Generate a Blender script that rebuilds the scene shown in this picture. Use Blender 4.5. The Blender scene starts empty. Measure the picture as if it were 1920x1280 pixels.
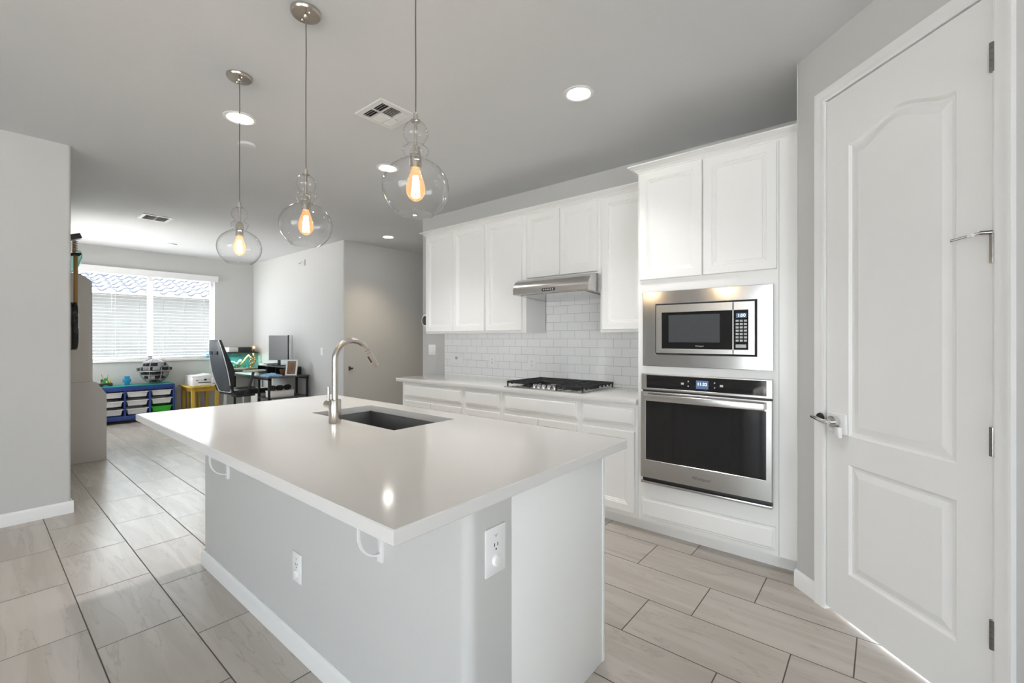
import bpy, bmesh, math, random
from mathutils import Vector, Matrix
PI = math.pi
C = bpy.context.scene.collection
scene = bpy.context.scene
random.seed(7)

# ------------------------------------------------------------------ camera
cam_d = bpy.data.cameras.new('camera')
cam = bpy.data.objects.new('camera', cam_d); C.objects.link(cam)
cam.location = (0, 0, 1.315)
cam.rotation_euler = (PI/2, 0, PI/2 - 0.8799)
cam_d.sensor_width = 36.0
cam_d.lens = 841.0/1920*36.0
cam_d.shift_y = -5.0/1920
cam_d.clip_start = 0.02; cam_d.clip_end = 200
scene.camera = cam

# ------------------------------------------------------------------ world, sun, daylight openings, exposure
scene.view_settings.view_transform = 'Standard'
scene.view_settings.look = 'None'
scene.view_settings.exposure = 0.64
scene.view_settings.gamma = 1.0
scene.view_settings.use_curve_mapping = False
try:
    scene.cycles.use_denoising = True
    scene.cycles.max_bounces = 14
    scene.cycles.diffuse_bounces = 8
    scene.cycles.transparent_max_bounces = 24
    scene.cycles.sample_clamp_indirect = 6.0
    scene.cycles.caustics_reflective = False
    scene.cycles.caustics_refractive = False
except Exception:
    pass
world = bpy.data.worlds.new('sky'); scene.world = world
world.use_nodes = True
bg = world.node_tree.nodes['Background']
bg.inputs[0].default_value = (0.86, 0.94, 1.0, 1)
bg.inputs[1].default_value = 5.0

def area(name, loc, rot, sx, sy, power, col=(1, 1, 1), portal=False):
    l = bpy.data.lights.new(name, 'AREA'); l.shape = 'RECTANGLE'; l.size = sx; l.size_y = sy
    l.energy = power; l.color = col
    o = bpy.data.objects.new(name, l); C.objects.link(o); o.location = loc; o.rotation_euler = rot
    if portal:
        l.cycles.is_portal = True
    return o
# daylight enters by the far window and two added openings unseen behind the camera
area('portal_far_window', (-9.585, 1.94, 1.69), (0, -PI/2, 0), 1.42, 1.84, 1, portal=True)
area('portal_unseen_door', (-.4, -4.62, 1.2), (PI/2, 0, 0), 3.0, 2.4, 1, portal=True)
area('portal_added_window', (2.72, -2.1, 1.225), (0, PI/2, 0), 1.85, 3.0, 1, portal=True)
# added lamp in an invented side opening, out of view, to brighten the study
area('added_study_daylight', (-8.35, .335, 1.60), (-PI/2, 0, PI), 1.62, 1.44, 15.5, (.97, .985, 1))
sun_d = bpy.data.lights.new('sun', 'SUN'); sun_d.energy = 45.0; sun_d.angle = 0.01; sun_d.color = (1, .985, .96)
sun = bpy.data.objects.new('sun', sun_d); C.objects.link(sun)
sun.rotation_euler = Vector((0.40, -0.12, -0.9)).to_track_quat('-Z', 'Y').to_euler()

# ------------------------------------------------------------------ materials
def new_mat(name):
    m = bpy.data.materials.new(name); m.use_nodes = True
    return m, m.node_tree.nodes, m.node_tree.links, m.node_tree.nodes['Principled BSDF']
def mat(name, col, rough=0.5, metal=0.0, bump=0.0, scale=200.0, var=0.0, spec=None, emit=None, estr=0.0, stretch=None, coat=0.0, aniso=0.0):
    m, N, L, B = new_mat(name)
    B.inputs['Base Color'].default_value = (*col, 1)
    B.inputs['Roughness'].default_value = rough
    B.inputs['Metallic'].default_value = metal
    if spec is not None: B.inputs['Specular IOR Level'].default_value = spec
    if coat: B.inputs['Coat Weight'].default_value = coat; B.inputs['Coat Roughness'].default_value = 0.05
    if aniso: B.inputs['Anisotropic'].default_value = aniso
    if emit: B.inputs['Emission Color'].default_value = (*emit, 1); B.inputs['Emission Strength'].default_value = estr
    tc = N.new('ShaderNodeTexCoord')
    nz = N.new('ShaderNodeTexNoise'); nz.inputs['Scale'].default_value = scale; nz.inputs['Detail'].default_value = 3
    if stretch:
        mp = N.new('ShaderNodeMapping'); mp.inputs['Scale'].default_value = stretch
        L.new(tc.outputs['Object'], mp.inputs[0]); L.new(mp.outputs[0], nz.inputs[0])
    else:
        L.new(tc.outputs['Object'], nz.inputs[0])
    if var:
        mr = N.new('ShaderNodeMapRange'); mr.inputs[3].default_value = 1-var; mr.inputs[4].default_value = 1+var
        L.new(nz.outputs[0], mr.inputs[0])
        mx = N.new('ShaderNodeVectorMath'); mx.operation = 'SCALE'; mx.inputs[0].default_value = col
        L.new(mr.outputs[0], mx.inputs['Scale']); L.new(mx.outputs[0], B.inputs['Base Color'])
    if bump:
        bp = N.new('ShaderNodeBump'); bp.inputs['Strength'].default_value = bump; bp.inputs['Distance'].default_value = 0.002
        L.new(nz.outputs[0], bp.inputs['Height']); L.new(bp.outputs[0], B.inputs['Normal'])
    return m
def emis(name, col, s):
    m = bpy.data.materials.new(name); m.use_nodes = True
    N, L = m.node_tree.nodes, m.node_tree.links
    N.remove(N['Principled BSDF'])
    e = N.new('ShaderNodeEmission'); e.inputs[0].default_value = (*col, 1); e.inputs[1].default_value = s
    L.new(e.outputs[0], N['Material Output'].inputs[0]); return m
def thin_glass(name, tint=(1, 1, 1), rough=0.0, ior=1.5, glow=None, gs=0.0, boost=1.0, edge=None):
    m = bpy.data.materials.new(name); m.use_nodes = True
    N, L = m.node_tree.nodes, m.node_tree.links
    N.remove(N['Principled BSDF'])
    t = N.new('ShaderNodeBsdfTransparent'); t.inputs[0].default_value = (*tint, 1)
    g = N.new('ShaderNodeBsdfGlossy'); g.inputs['Roughness'].default_value = rough
    if edge:
        lw = N.new('ShaderNodeLayerWeight'); lw.inputs[0].default_value = .5
        p2 = N.new('ShaderNodeMath'); p2.operation = 'POWER'; p2.inputs[1].default_value = 6.0; L.new(lw.outputs['Facing'], p2.inputs[0])
        cm = N.new('ShaderNodeMix'); cm.data_type = 'RGBA'; cm.inputs[6].default_value = (*tint, 1); cm.inputs[7].default_value = (edge, edge, edge, 1)
        L.new(p2.outputs[0], cm.inputs[0]); L.new(cm.outputs[2], t.inputs[0])
    f = N.new('ShaderNodeLayerWeight'); f.inputs[0].default_value = .5
    pw = N.new('ShaderNodeMath'); pw.operation = 'POWER'; pw.inputs[1].default_value = 4.0; L.new(f.outputs['Facing'], pw.inputs[0])
    f0 = ((ior-1)/(ior+1))**2
    mu = N.new('ShaderNodeMath'); mu.operation = 'MULTIPLY_ADD'; mu.inputs[1].default_value = .75*boost; mu.inputs[2].default_value = f0*boost; mu.use_clamp = True
    L.new(pw.outputs[0], mu.inputs[0])
    x = N.new('ShaderNodeMixShader'); L.new(mu.outputs[0], x.inputs[0]); L.new(t.outputs[0], x.inputs[1]); L.new(g.outputs[0], x.inputs[2])
    out = x
    if glow:
        e = N.new('ShaderNodeEmission'); e.inputs[0].default_value = (*glow, 1); e.inputs[1].default_value = gs
        a = N.new('ShaderNodeAddShader'); L.new(x.outputs[0], a.inputs[0]); L.new(e.outputs[0], a.inputs[1]); out = a
    L.new(out.outputs[0], N['Material Output'].inputs[0]); return m

M = {}
M['wall'] = mat('wall_paint', (.535, .535, .528), .75, bump=.12, scale=90, var=.01)
M['ceiling'] = mat('ceiling_paint', (.67, .678, .692), .85, bump=.35, scale=60, var=.01)
M['trim'] = mat('trim_paint', (.80, .80, .795), .35, bump=.02, scale=60)
M['cab'] = mat('cabinet_paint', (.84, .84, .83), .32, bump=.02, scale=40)
M['quartz'] = mat('white_quartz', (.665, .655, .64), .10, var=.025, scale=350)
M['plastic'] = mat('white_plastic', (.82, .82, .82), .3, bump=.01)
M['dplastic'] = mat('dark_plastic', (.03, .03, .032), .4, bump=.02)
M['black'] = mat('black_gloss', (.006, .006, .007), .06, var=.05)
M['rubber'] = mat('black_rubber', (.02, .02, .02), .7, bump=.05)
M['iron'] = mat('cast_iron', (.018, .018, .02), .55, bump=.15, scale=400)
M['steel'] = mat('brushed_steel', (.52, .51, .50), .26, 1.0, var=.05, scale=60, stretch=(1, 30, 30), bump=.02)
M['steelm'] = mat('polished_steel', (.66, .655, .65), .16, 1.0, var=.03, scale=12, bump=.06)
M['nickel'] = mat('brushed_nickel', (.55, .51, .46), .25, 1.0, var=.05, scale=80, stretch=(1, 1, 20))
M['chrome'] = mat('chrome', (.7, .7, .7), .08, 1.0, var=.02)
M['hinge'] = mat('satin_nickel', (.27, .255, .24), .22, 1.0, var=.05)
M['sink'] = mat('sink_steel', (.16, .165, .17), .38, .9, var=.08, scale=30, bump=.05)
M['darkslot'] = mat('dark_slot', (.012, .012, .012), .8, var=.05)
M['glass'] = thin_glass('clear_glass', (.985, .985, .985), 0.0, 1.5, boost=1.25, edge=.28)
M['pane'] = thin_glass('window_glass', (.97, .985, .98), 0.0, 1.45)
M['bulb'] = thin_glass('amber_bulb_glass', (1.0, .93, .80), 0.0, 1.35, (1.0, .47, .14), .24)
M['filament'] = emis('filament', (1.0, .74, .40), 34.0)
M['lamp'] = emis('can_lamp', (1.0, .955, .88), 30.0)
M['display'] = emis('display_digits', (.80, .92, 1.0), 1.6)
M['displaybg'] = emis('display_panel', (.10, .16, .27), .8)
M['screen'] = mat('microwave_window', (.055, .06, .065), .12, var=.5, scale=40, stretch=(30, 1, 1))
M['greyprint'] = mat('grey_print', (.55, .55, .55), .5, var=.05)
M['keys'] = mat('keypad_print', (.35, .36, .37), .3, var=.6, scale=220)
M['blue'] = mat('blue_paint', (.012, .04, .19), .4, bump=.02)
M['teal'] = mat('teal_board', (.01, .33, .24), .5, bump=.25, scale=150)
M['bin'] = mat('white_bin_plastic', (.72, .72, .72), .4, bump=.02)
M['green'] = mat('green_bin_plastic', (.04, .50, .03), .4, bump=.02)
M['brickblue'] = mat('cyan_plastic', (.01, .22, .42), .3, bump=.02)
M['brickgrey'] = mat('grey_brick_plastic', (.24, .245, .25), .35, var=.15, scale=60)
M['brickdark'] = mat('dark_brick_plastic', (.03, .032, .036), .35, var=.5, scale=50)
M['brickgreen'] = mat('green_brick_plastic', (.02, .22, .09), .35, var=.2, scale=80)
M['brickyel'] = mat('tan_brick_plastic', (.62, .45, .12), .4, var=.2, scale=80)
M['brickred'] = mat('red_brick_plastic', (.45, .05, .03), .4, var=.2, scale=80)
M['yellow'] = mat('yellow_stained_wood', (.55, .36, .045), .5, var=.22, scale=14, stretch=(1, 1, 8))
M['leather'] = mat('black_leather', (.025, .027, .031), .38, bump=.1, scale=120)
M['greyleather'] = mat('grey_leather', (.045, .052, .062), .42, bump=.1, scale=120)
M['deskwood'] = mat('dark_desk_board', (.09, .085, .085), .35, var=.2, scale=10, stretch=(8, 1, 1))
M['deskmetal'] = mat('black_metal', (.012, .012, .013), .4, bump=.02)
M['maple'] = mat('maple_neck', (.36, .21, .06), .35, var=.2, scale=30, stretch=(1, 1, .1))
M['tealglass'] = thin_glass('teal_glass', (.62, .86, .82), .02, 1.5, boost=1.5)
M['copper'] = mat('copper_bowl', (.28, .11, .03), .35, .4, var=.3, scale=30)
M['cloth'] = mat('blue_patterned_cloth', (.20, .36, .54), .85, var=.75, scale=70, bump=.3)
M['paper'] = mat('paper_white', (.78, .78, .77), .7, var=.02)
M['monitor'] = mat('reflection_grey_screen', (.36, .365, .37), .18, var=.05)  # pale grey puts the reflected room light into the screen colour
M['photo'] = mat('photo_print', (.20, .12, .07), .5, var=.9, scale=16)
M['gravel'] = mat('tank_gravel', (.42, .20, .09), .8, var=.6, scale=160)
M['plant'] = mat('tank_plant', (.06, .30, .08), .6, var=.5, scale=120)
M['rock'] = mat('tank_rock', (.42, .55, .55), .7, var=.6, scale=50)
M['wood'] = mat('tank_driftwood', (.50, .32, .12), .7, var=.4, scale=60)
M['coral'] = mat('orange_coral', (.70, .30, .10), .7, var=.4, scale=160)
M['tankback'] = mat('tank_backdrop', (.08, .36, .37), .4, var=.35, scale=10)
M['tankwall'] = thin_glass('tank_glass', (.80, .95, .92), 0.0, 1.4)
M['hutch'] = mat('grey_laminate', (.68, .665, .64), .5, var=.02, scale=8)
M['patio'] = mat('patio_concrete', (.55, .54, .52), .9, var=.1, scale=4)
M['stucco'] = mat('stucco', (.10, .103, .106), .9, bump=.3, scale=60, var=.05)
M['roof'] = mat('roof_tile', (.115, .12, .14), .85, var=.2, scale=9)
M['socket'] = mat('bronze_plate', (.05, .045, .04), .5, bump=.02)

def floor_material():
    m, N, L, B = new_mat('floor_tile')
    LEN, WID = .6136, .3070
    tc = N.new('ShaderNodeTexCoord'); sp = N.new('ShaderNodeSeparateXYZ'); L.new(tc.outputs['Object'], sp.inputs[0])
    def mth(op, a, b=None, clamp=False):
        n = N.new('ShaderNodeMath'); n.operation = op; n.use_clamp = clamp
        for i, v in enumerate((a, b)):
            if v is None: continue
            if isinstance(v, (int, float)): n.inputs[i].default_value = v
            else: L.new(v, n.inputs[i])
        return n.outputs[0]
    v = mth('DIVIDE', mth('SUBTRACT', sp.outputs[1], .3420), WID)
    row = mth('FLOOR', v)
    off = mth('ADD', mth('MULTIPLY', row, -.2085), .1116)
    u = mth('DIVIDE', mth('SUBTRACT', mth('MULTIPLY', sp.outputs[0], -1.0), off), LEN)
    col = mth('FLOOR', u)
    fu = mth('MULTIPLY', mth('SUBTRACT', u, col), LEN); fv = mth('MULTIPLY', mth('SUBTRACT', v, row), WID)
    du = mth('MINIMUM', fu, mth('SUBTRACT', LEN, fu)); dv = mth('MINIMUM', fv, mth('SUBTRACT', WID, fv))
    d = mth('MINIMUM', du, dv)
    mr = N.new('ShaderNodeMapRange'); mr.inputs[1].default_value = .0016; mr.inputs[2].default_value = .0034
    L.new(d, mr.inputs[0]); tile = mr.outputs[0]
    cv = N.new('ShaderNodeCombineXYZ'); L.new(col, cv.inputs[0]); L.new(row, cv.inputs[1])
    wn = N.new('ShaderNodeTexWhiteNoise'); wn.noise_dimensions = '2D'; L.new(cv.outputs[0], wn.inputs[0])
    # veins run along the tile, shifted per tile
    ofs = N.new('ShaderNodeVectorMath'); ofs.operation = 'SCALE'; ofs.inputs['Scale'].default_value = 9.0; L.new(wn.outputs['Color'], ofs.inputs[0])
    ad = N.new('ShaderNodeVectorMath'); ad.operation = 'ADD'; L.new(tc.outputs['Object'], ad.inputs[0]); L.new(ofs.outputs[0], ad.inputs[1])
    mp = N.new('ShaderNodeMapping'); mp.inputs['Scale'].default_value = (.55, 5.0, 1); L.new(ad.outputs[0], mp.inputs[0])
    n1 = N.new('ShaderNodeTexNoise'); n1.inputs['Scale'].default_value = 2.2; n1.inputs['Detail'].default_value = 6; n1.inputs['Distortion'].default_value = .6; L.new(mp.outputs[0], n1.inputs[0])
    cr = N.new('ShaderNodeValToRGB'); cr.color_ramp.elements[0].position = .33; cr.color_ramp.elements[1].position = .62
    cr.color_ramp.elements[0].color = (.425, .385, .345, 1); cr.color_ramp.elements[1].color = (.505, .462, .42, 1)
    L.new(n1.outputs[0], cr.inputs[0])
    # a few thin darker veins
    w = mth('ABSOLUTE', mth('SUBTRACT', n1.outputs[0], .5))
    vr = N.new('ShaderNodeMapRange'); vr.inputs[1].default_value = .0; vr.inputs[2].default_value = .012; vr.inputs[3].default_value = .86; vr.inputs[4].default_value = 1.0
    L.new(w, vr.inputs[0])
    tone = N.new('ShaderNodeMapRange'); tone.inputs[3].default_value = .94; tone.inputs[4].default_value = 1.05; L.new(wn.outputs['Value'], tone.inputs[0])
    k = mth('MULTIPLY', vr.outputs[0], tone.outputs[0])
    sc = N.new('ShaderNodeVectorMath'); sc.operation = 'SCALE'; L.new(cr.outputs[0], sc.inputs[0]); L.new(k, sc.inputs['Scale'])
    mx = N.new('ShaderNodeMix'); mx.data_type = 'RGBA'; L.new(tile, mx.inputs[0]); mx.inputs[6].default_value = (.085, .075, .065, 1); L.new(sc.outputs[0], mx.inputs[7])
    L.new(mx.outputs[2], B.inputs['Base Color'])
    rr = N.new('ShaderNodeMapRange'); rr.inputs[3].default_value = .8; rr.inputs[4].default_value = .27; B.inputs['Specular IOR Level'].default_value = .5; L.new(tile, rr.inputs[0]); L.new(rr.outputs[0], B.inputs['Roughness'])
    bp = N.new('ShaderNodeBump'); bp.inputs['Strength'].default_value = .5; bp.inputs['Distance'].default_value = .002
    L.new(tile, bp.inputs['Height']); L.new(bp.outputs[0], B.inputs['Normal'])
    return m
M['floor'] = floor_material()
def subway_material():
    m, N, L, B = new_mat('subway_tile')
    tc = N.new('ShaderNodeTexCoord'); sp = N.new('ShaderNodeSeparateXYZ'); L.new(tc.outputs['Object'], sp.inputs[0])
    cb = N.new('ShaderNodeCombineXYZ'); L.new(sp.outputs[0], cb.inputs[0]); L.new(sp.outputs[2], cb.inputs[1])
    b = N.new('ShaderNodeTexBrick'); L.new(cb.outputs[0], b.inputs[0])
    b.inputs['Color1'].default_value = (.86, .865, .87, 1); b.inputs['Color2'].default_value = (.84, .845, .85, 1); b.inputs['Mortar'].default_value = (.42, .42, .42, 1)
    b.inputs['Scale'].default_value = 1.0; b.inputs['Mortar Size'].default_value = .0014; b.inputs['Mortar Smooth'].default_value = .2
    b.inputs['Brick Width'].default_value = .1545; b.inputs['Row Height'].default_value = .0773
    L.new(b.outputs[0], B.inputs['Base Color'])
    rr = N.new('ShaderNodeMapRange'); rr.inputs[3].default_value = .12; rr.inputs[4].default_value = .7; L.new(b.outputs[1], rr.inputs[0]); L.new(rr.outputs[0], B.inputs['Roughness'])
    bp = N.new('ShaderNodeBump'); bp.inputs['Strength'].default_value = .6; bp.inputs['Distance'].default_value = .002; bp.invert = True
    L.new(b.outputs[1], bp.inputs['Height']); L.new(bp.outputs[0], B.inputs['Normal'])
    return m
M['subway'] = subway_material()

# ------------------------------------------------------------------ mesh helpers
def origin_of(o):
    v = Vector((0, 0, 0))
    while o is not None:
        v = v + o.location; o = o.parent
    return v
class MB:
    """collects shapes, build() links them as ONE mesh object"""
    def __init__(s): s.bm = bmesh.new()
    def box(s, x0, x1, y0, y1, z0, z1, bev=0.0, seg=2, mtx=None):
        if x0 > x1: x0, x1 = x1, x0
        if y0 > y1: y0, y1 = y1, y0
        if z0 > z1: z0, z1 = z1, z0
        t = bmesh.new()
        r = bmesh.ops.create_cube(t, size=1.0)
        for v in t.verts:
            v.co = Vector((x0+(v.co.x+.5)*(x1-x0), y0+(v.co.y+.5)*(y1-y0), z0+(v.co.z+.5)*(z1-z0)))
        if bev: bmesh.ops.bevel(t, geom=t.edges[:], offset=bev, segments=seg, profile=.5, affect='EDGES')
        s._add(t, mtx); return s
    def _add(s, t, mtx=None):
        if mtx is not None: bmesh.ops.transform(t, matrix=mtx, verts=t.verts[:])
        me = bpy.data.meshes.new('tmp'); t.to_mesh(me); t.free(); s.bm.from_mesh(me); bpy.data.meshes.remove(me)
    def prism(s, pts, z0, z1, axis='z', bev=0.0):
        t = bmesh.new()
        def P(p, h): return (p[0], p[1], h) if axis == 'z' else ((p[0], h, p[1]) if axis == 'y' else (h, p[0], p[1]))
        a = [t.verts.new(P(p, z0)) for p in pts]; b = [t.verts.new(P(p, z1)) for p in pts]
        n = len(pts); t.faces.new(a[::-1]); t.faces.new(b)
        for i in range(n): t.faces.new((a[i], a[(i+1) % n], b[(i+1) % n], b[i]))
        bmesh.ops.recalc_face_normals(t, faces=t.faces[:])
        if bev: bmesh.ops.bevel(t, geom=t.edges[:], offset=bev, segments=2, profile=.5, affect='EDGES')
        s._add(t); return s
    def lathe(s, prof, c=(0, 0, 0), seg=32, axis='z', cap=True, mtx=None):
        t = bmesh.new(); rings = []
        for r, h in prof:
            ring = []
            for k in range(seg):
                a = 2*PI*k/seg
                p = (r*math.cos(a), r*math.sin(a), h)
                if axis == 'y': p = (p[0], p[2], p[1])
                if axis == 'x': p = (p[2], p[0], p[1])
                ring.append(t.verts.new((p[0]+c[0], p[1]+c[1], p[2]+c[2])))
            rings.append(ring)
        for i in range(len(rings)-1):
            for k in range(seg):
                t.faces.new((rings[i][k], rings[i][(k+1) % seg], rings[i+1][(k+1) % seg], rings[i+1][k]))
        if cap:
            t.faces.new(rings[0][::-1]); t.faces.new(rings[-1])
        bmesh.ops.recalc_face_normals(t, faces=t.faces[:])
        s._add(t, mtx); return s
    def cyl(s, c, r, h, axis='z', seg=24, r2=None, mtx=None):
        return s.lathe([(r, 0), (r if r2 is None else r2, h)], c, seg, axis, True, mtx)
    def rod(s, p0, p1, r, seg=12, r2=None):
        return s.tube([p0, p1], r, seg, r2)
    def tube(s, pts, r, seg=12, r2=None, closed=False):
        t = bmesh.new(); pts = [Vector(p) for p in pts]; rings = []; n = len(pts)
        up = None
        for i, p in enumerate(pts):
            d = (pts[min(i+1, n-1)]-pts[max(i-1, 0)]).normalized()
            if up is None:
                up = d.orthogonal().normalized()
            else:
                up = (up-d*up.dot(d)).normalized()
            w = d.cross(up)
            rr = r if r2 is None else r+(r2-r)*i/(n-1)
            rings.append([t.verts.new(p+up*math.cos(2*PI*k/seg)*rr+w*math.sin(2*PI*k/seg)*rr) for k in range(seg)])
        for i in range(n-1):
            for k in range(seg):
                t.faces.new((rings[i][k], rings[i][(k+1) % seg], rings[i+1][(k+1) % seg], rings[i+1][k]))
        t.faces.new(rings[0][::-1]); t.faces.new(rings[-1])
        bmesh.ops.recalc_face_normals(t, faces=t.faces[:])
        s._add(t); return s
    def sphere(s, c, r, sub=2, sc=(1, 1, 1)):
        t = bmesh.new(); bmesh.ops.create_icosphere(t, subdivisions=sub, radius=r)
        for v in t.verts: v.co = Vector((v.co.x*sc[0]+c[0], v.co.y*sc[1]+c[1], v.co.z*sc[2]+c[2]))
        s._add(t); return s
    def rings(s, rs, cap0=True, cap1=True):
        t = bmesh.new(); V = [[t.verts.new(p) for p in r] for r in rs]; n = len(rs[0])
        for i in range(len(V)-1):
            for k in range(n):
                t.faces.new((V[i][k], V[i][(k+1) % n], V[i+1][(k+1) % n], V[i+1][k]))
        if cap0: t.faces.new(V[0][::-1])
        if cap1: t.faces.new(V[-1])
        bmesh.ops.recalc_face_normals(t, faces=t.faces[:])
        s._add(t); return s
    def slab(s, x0, x1, z0, z1, yf, th, prof):
        """a door or drawer front facing -Y; prof = (inset, depth behind the face)"""
        rs = [[(x0, yf+th, z0), (x1, yf+th, z0), (x1, yf+th, z1), (x0, yf+th, z1)]]
        for i, d in prof:
            rs.append([(x0+i, yf+d, z0+i), (x1-i, yf+d, z0+i), (x1-i, yf+d, z1-i), (x0+i, yf+d, z1-i)])
        return s.rings(rs)
    def build(s, name, m, parent=None, local=False, smooth=40, origin=None):
        me = bpy.data.meshes.new(name)
        off = Vector((0, 0, 0))
        if parent is not None and not local: off = origin_of(parent)
        if origin is not None: off = off + Vector(origin)
        if off.length > 0:
            for v in s.bm.verts: v.co -= off
        s.bm.to_mesh(me); s.bm.free()
        if smooth:
            me.polygons.foreach_set('use_smooth', [True]*len(me.polygons))
            me.set_sharp_from_angle(angle=math.radians(smooth))
        me.materials.append(M[m])
        o = bpy.data.objects.new(name, me); C.objects.link(o)
        if parent is not None: o.parent = parent
        if origin is not None: o.location = origin
        return o
def tag(o, label, cat, group=None):
    o['label'] = label; o['category'] = cat
    if group: o['group'] = group
    return o
def thing(name, label, cat, loc=(0, 0, 0), rz=0.0, group=None):
    o = bpy.data.objects.new(name, None); C.objects.link(o); o.empty_display_size = .1
    o.location = loc; o.rotation_euler = (0, 0, rz)
    return tag(o, label, cat, group)
def struct(o):
    o['kind'] = 'structure'; return o
def copy_tree(o, parent=None):
    c = o.copy(); C.objects.link(c); c.parent = parent
    for ch in list(o.children): copy_tree(ch, c)
    return c
def text(name, s, size, m, parent, loc, rot, depth=.0004, local=False):
    cu = bpy.data.curves.new('txt', 'FONT'); cu.body = s; cu.size = size; cu.align_x = 'CENTER'; cu.align_y = 'CENTER'; cu.extrude = depth
    t = bpy.data.objects.new('txt', cu); C.objects.link(t)
    me = bpy.data.meshes.new_from_object(t)
    bpy.data.objects.remove(t); bpy.data.curves.remove(cu)
    me.name = name; me.materials.clear(); me.materials.append(M[m])
    o = bpy.data.objects.new(name, me); C.objects.link(o); o.parent = parent
    o.location = Vector(loc) - (Vector((0, 0, 0)) if local else origin_of(parent)); o.rotation_euler = rot
    return o
def arc(cx, cy, r, a0, a1, n):
    return [(cx+r*math.cos(a0+(a1-a0)*i/n), cy+r*math.sin(a0+(a1-a0)*i/n)) for i in range(n+1)]
DOORP = [(0, .005), (.003, 0), (.051, 0), (.0545, .0045), (.061, .0045), (.0645, .009), (.070, .009), (.0745, .0135)]
DRAWP = [(0, .008), (.004, .005), (.012, .005), (.018, 0)]
DRAWQ = [(0, .004), (.003, 0), (.020, 0), (.026, .006), (.030, .006)]

# ------------------------------------------------------------------ the setting
CZ = 2.775; XW = -9.43; YK = 3.52; XL = -4.74; YL = .49; XH = -6.14; XE = -4.33
T = .14
def simple_struct(name, mb, m): return struct(mb.build(name, m))
simple_struct('floor', MB().box(-9.7, 2.9, -4.8, 6.4, -.12, 0), 'floor')
simple_struct('ceiling', MB().box(-9.7, 2.9, -4.8, 6.4, CZ, CZ+.15), 'ceiling')
# left wall with a rounded end, then the side wall of the far room behind it
r = .018
pts = [(XL, -4.6)] + arc(XL-r, YL-r, r, 0, PI/2, 5) + [(-7.55, YL), (-7.55, YL-T), (XL-T, YL-T), (XL-T, -4.6)]
simple_struct('wall_left', MB().prism(pts, 0, CZ).box(XW, -9.15, YL-T, YL, 0, CZ).box(-9.15, -7.55, YL-T, YL, 0, .89).box(-9.15, -7.55, YL-T, YL, 2.31, CZ), 'wall')  # gap past the hutch is an unseen opening added for the study lamp
# far wall with the window opening
wy0, wy1, wz0, wz1 = 1.02, 2.862, .976, 2.40
simple_struct('wall_far', MB().box(XW-T, XW, .3, wy0, 0, CZ).box(XW-T, XW, wy1, YK+.1, 0, CZ).box(XW-T, XW, wy0, wy1, 0, wz0).box(XW-T, XW, wy0, wy1, wz1, CZ), 'wall')
# study wall that turns into the hallway
pts = [(XW, YK+T), (XW, YK)] + arc(XH-r, YK+r, r, -PI/2, 0, 5) + [(XH, 6.2), (XH-T, 6.2), (XH-T, YK+T)]
simple_struct('wall_study', MB().prism(pts, 0, CZ), 'wall')
simple_struct('wall_hallway', MB().box(XH-T, XE+.3, 6.0, 6.14, 0, CZ), 'wall')
# kitchen wall, rounded at its free end
pts = [(-.353, YK), (-.353, YK+T), (XE+T, YK+T), (XE+T, 6.1), (XE, 6.1)] + arc(XE+r, YK+r, r, PI, 1.5*PI, 5)
simple_struct('wall_kitchen', MB().prism(pts, 0, CZ), 'wall')
# pantry wall at 45 degrees with its door opening (x along the wall, y into it)
PW = thing('pantry', '', '', (1.2275, 1.2275, 0), -PI/4)
for k in ('label', 'category'): del PW[k]
S0, S1, DZ = -2.040, -1.322, 2.476   # opening
def pantry_pts(mb, pts, z0, z1): return mb.prism(pts, z0, z1)
def pw_world(mb): 
    bmesh.ops.transform(mb.bm, matrix=Matrix.Translation((1.2275, 1.2275, 0)) @ Matrix.Rotation(-PI/4, 4, 'Z'), verts=mb.bm.verts[:]); return mb
bpy.data.objects.remove(PW)
a = MB()
sA = -2.235
pts = arc(sA+.018, .018, .018, PI, 1.5*PI, 5) + [(S0, 0), (S0, .12), (sA+.12, .12), (sA+.02, .05)]
a.prism(pts, 0, CZ)
a.box(S0, S1, 0, .12, DZ, CZ)
a.box(S1, -.95, 0, .12, 0, CZ)
pw_world(a)
a.box(-.353, -.233, 2.81, 3.6, 0, CZ)
simple_struct('wall_pantry', a, 'wall')
bx, by = 1.2275-.95*.7071, 1.2275+.95*.7071
simple_struct('wall_right', MB().box(bx-.05, 2.74, by, by+.14, 0, CZ).box(2.6, 2.74, -.6, by, 0, CZ).box(2.6, 2.74, -4.6, -3.6, 0, CZ).box(2.6, 2.74, -3.6, -.6, 0, .3).box(2.6, 2.74, -3.6, -.6, 2.15, CZ), 'wall')  # unseen window gap added to let daylight in from the side
simple_struct('wall_back', MB().box(XL-T, -1.9, -4.64, -4.5, 0, CZ).box(1.1, 2.74, -4.64, -4.5, 0, CZ).box(-1.9, 1.1, -4.64, -4.5, 2.4, CZ), 'wall')  # unseen door gap added to let daylight in from behind
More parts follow.
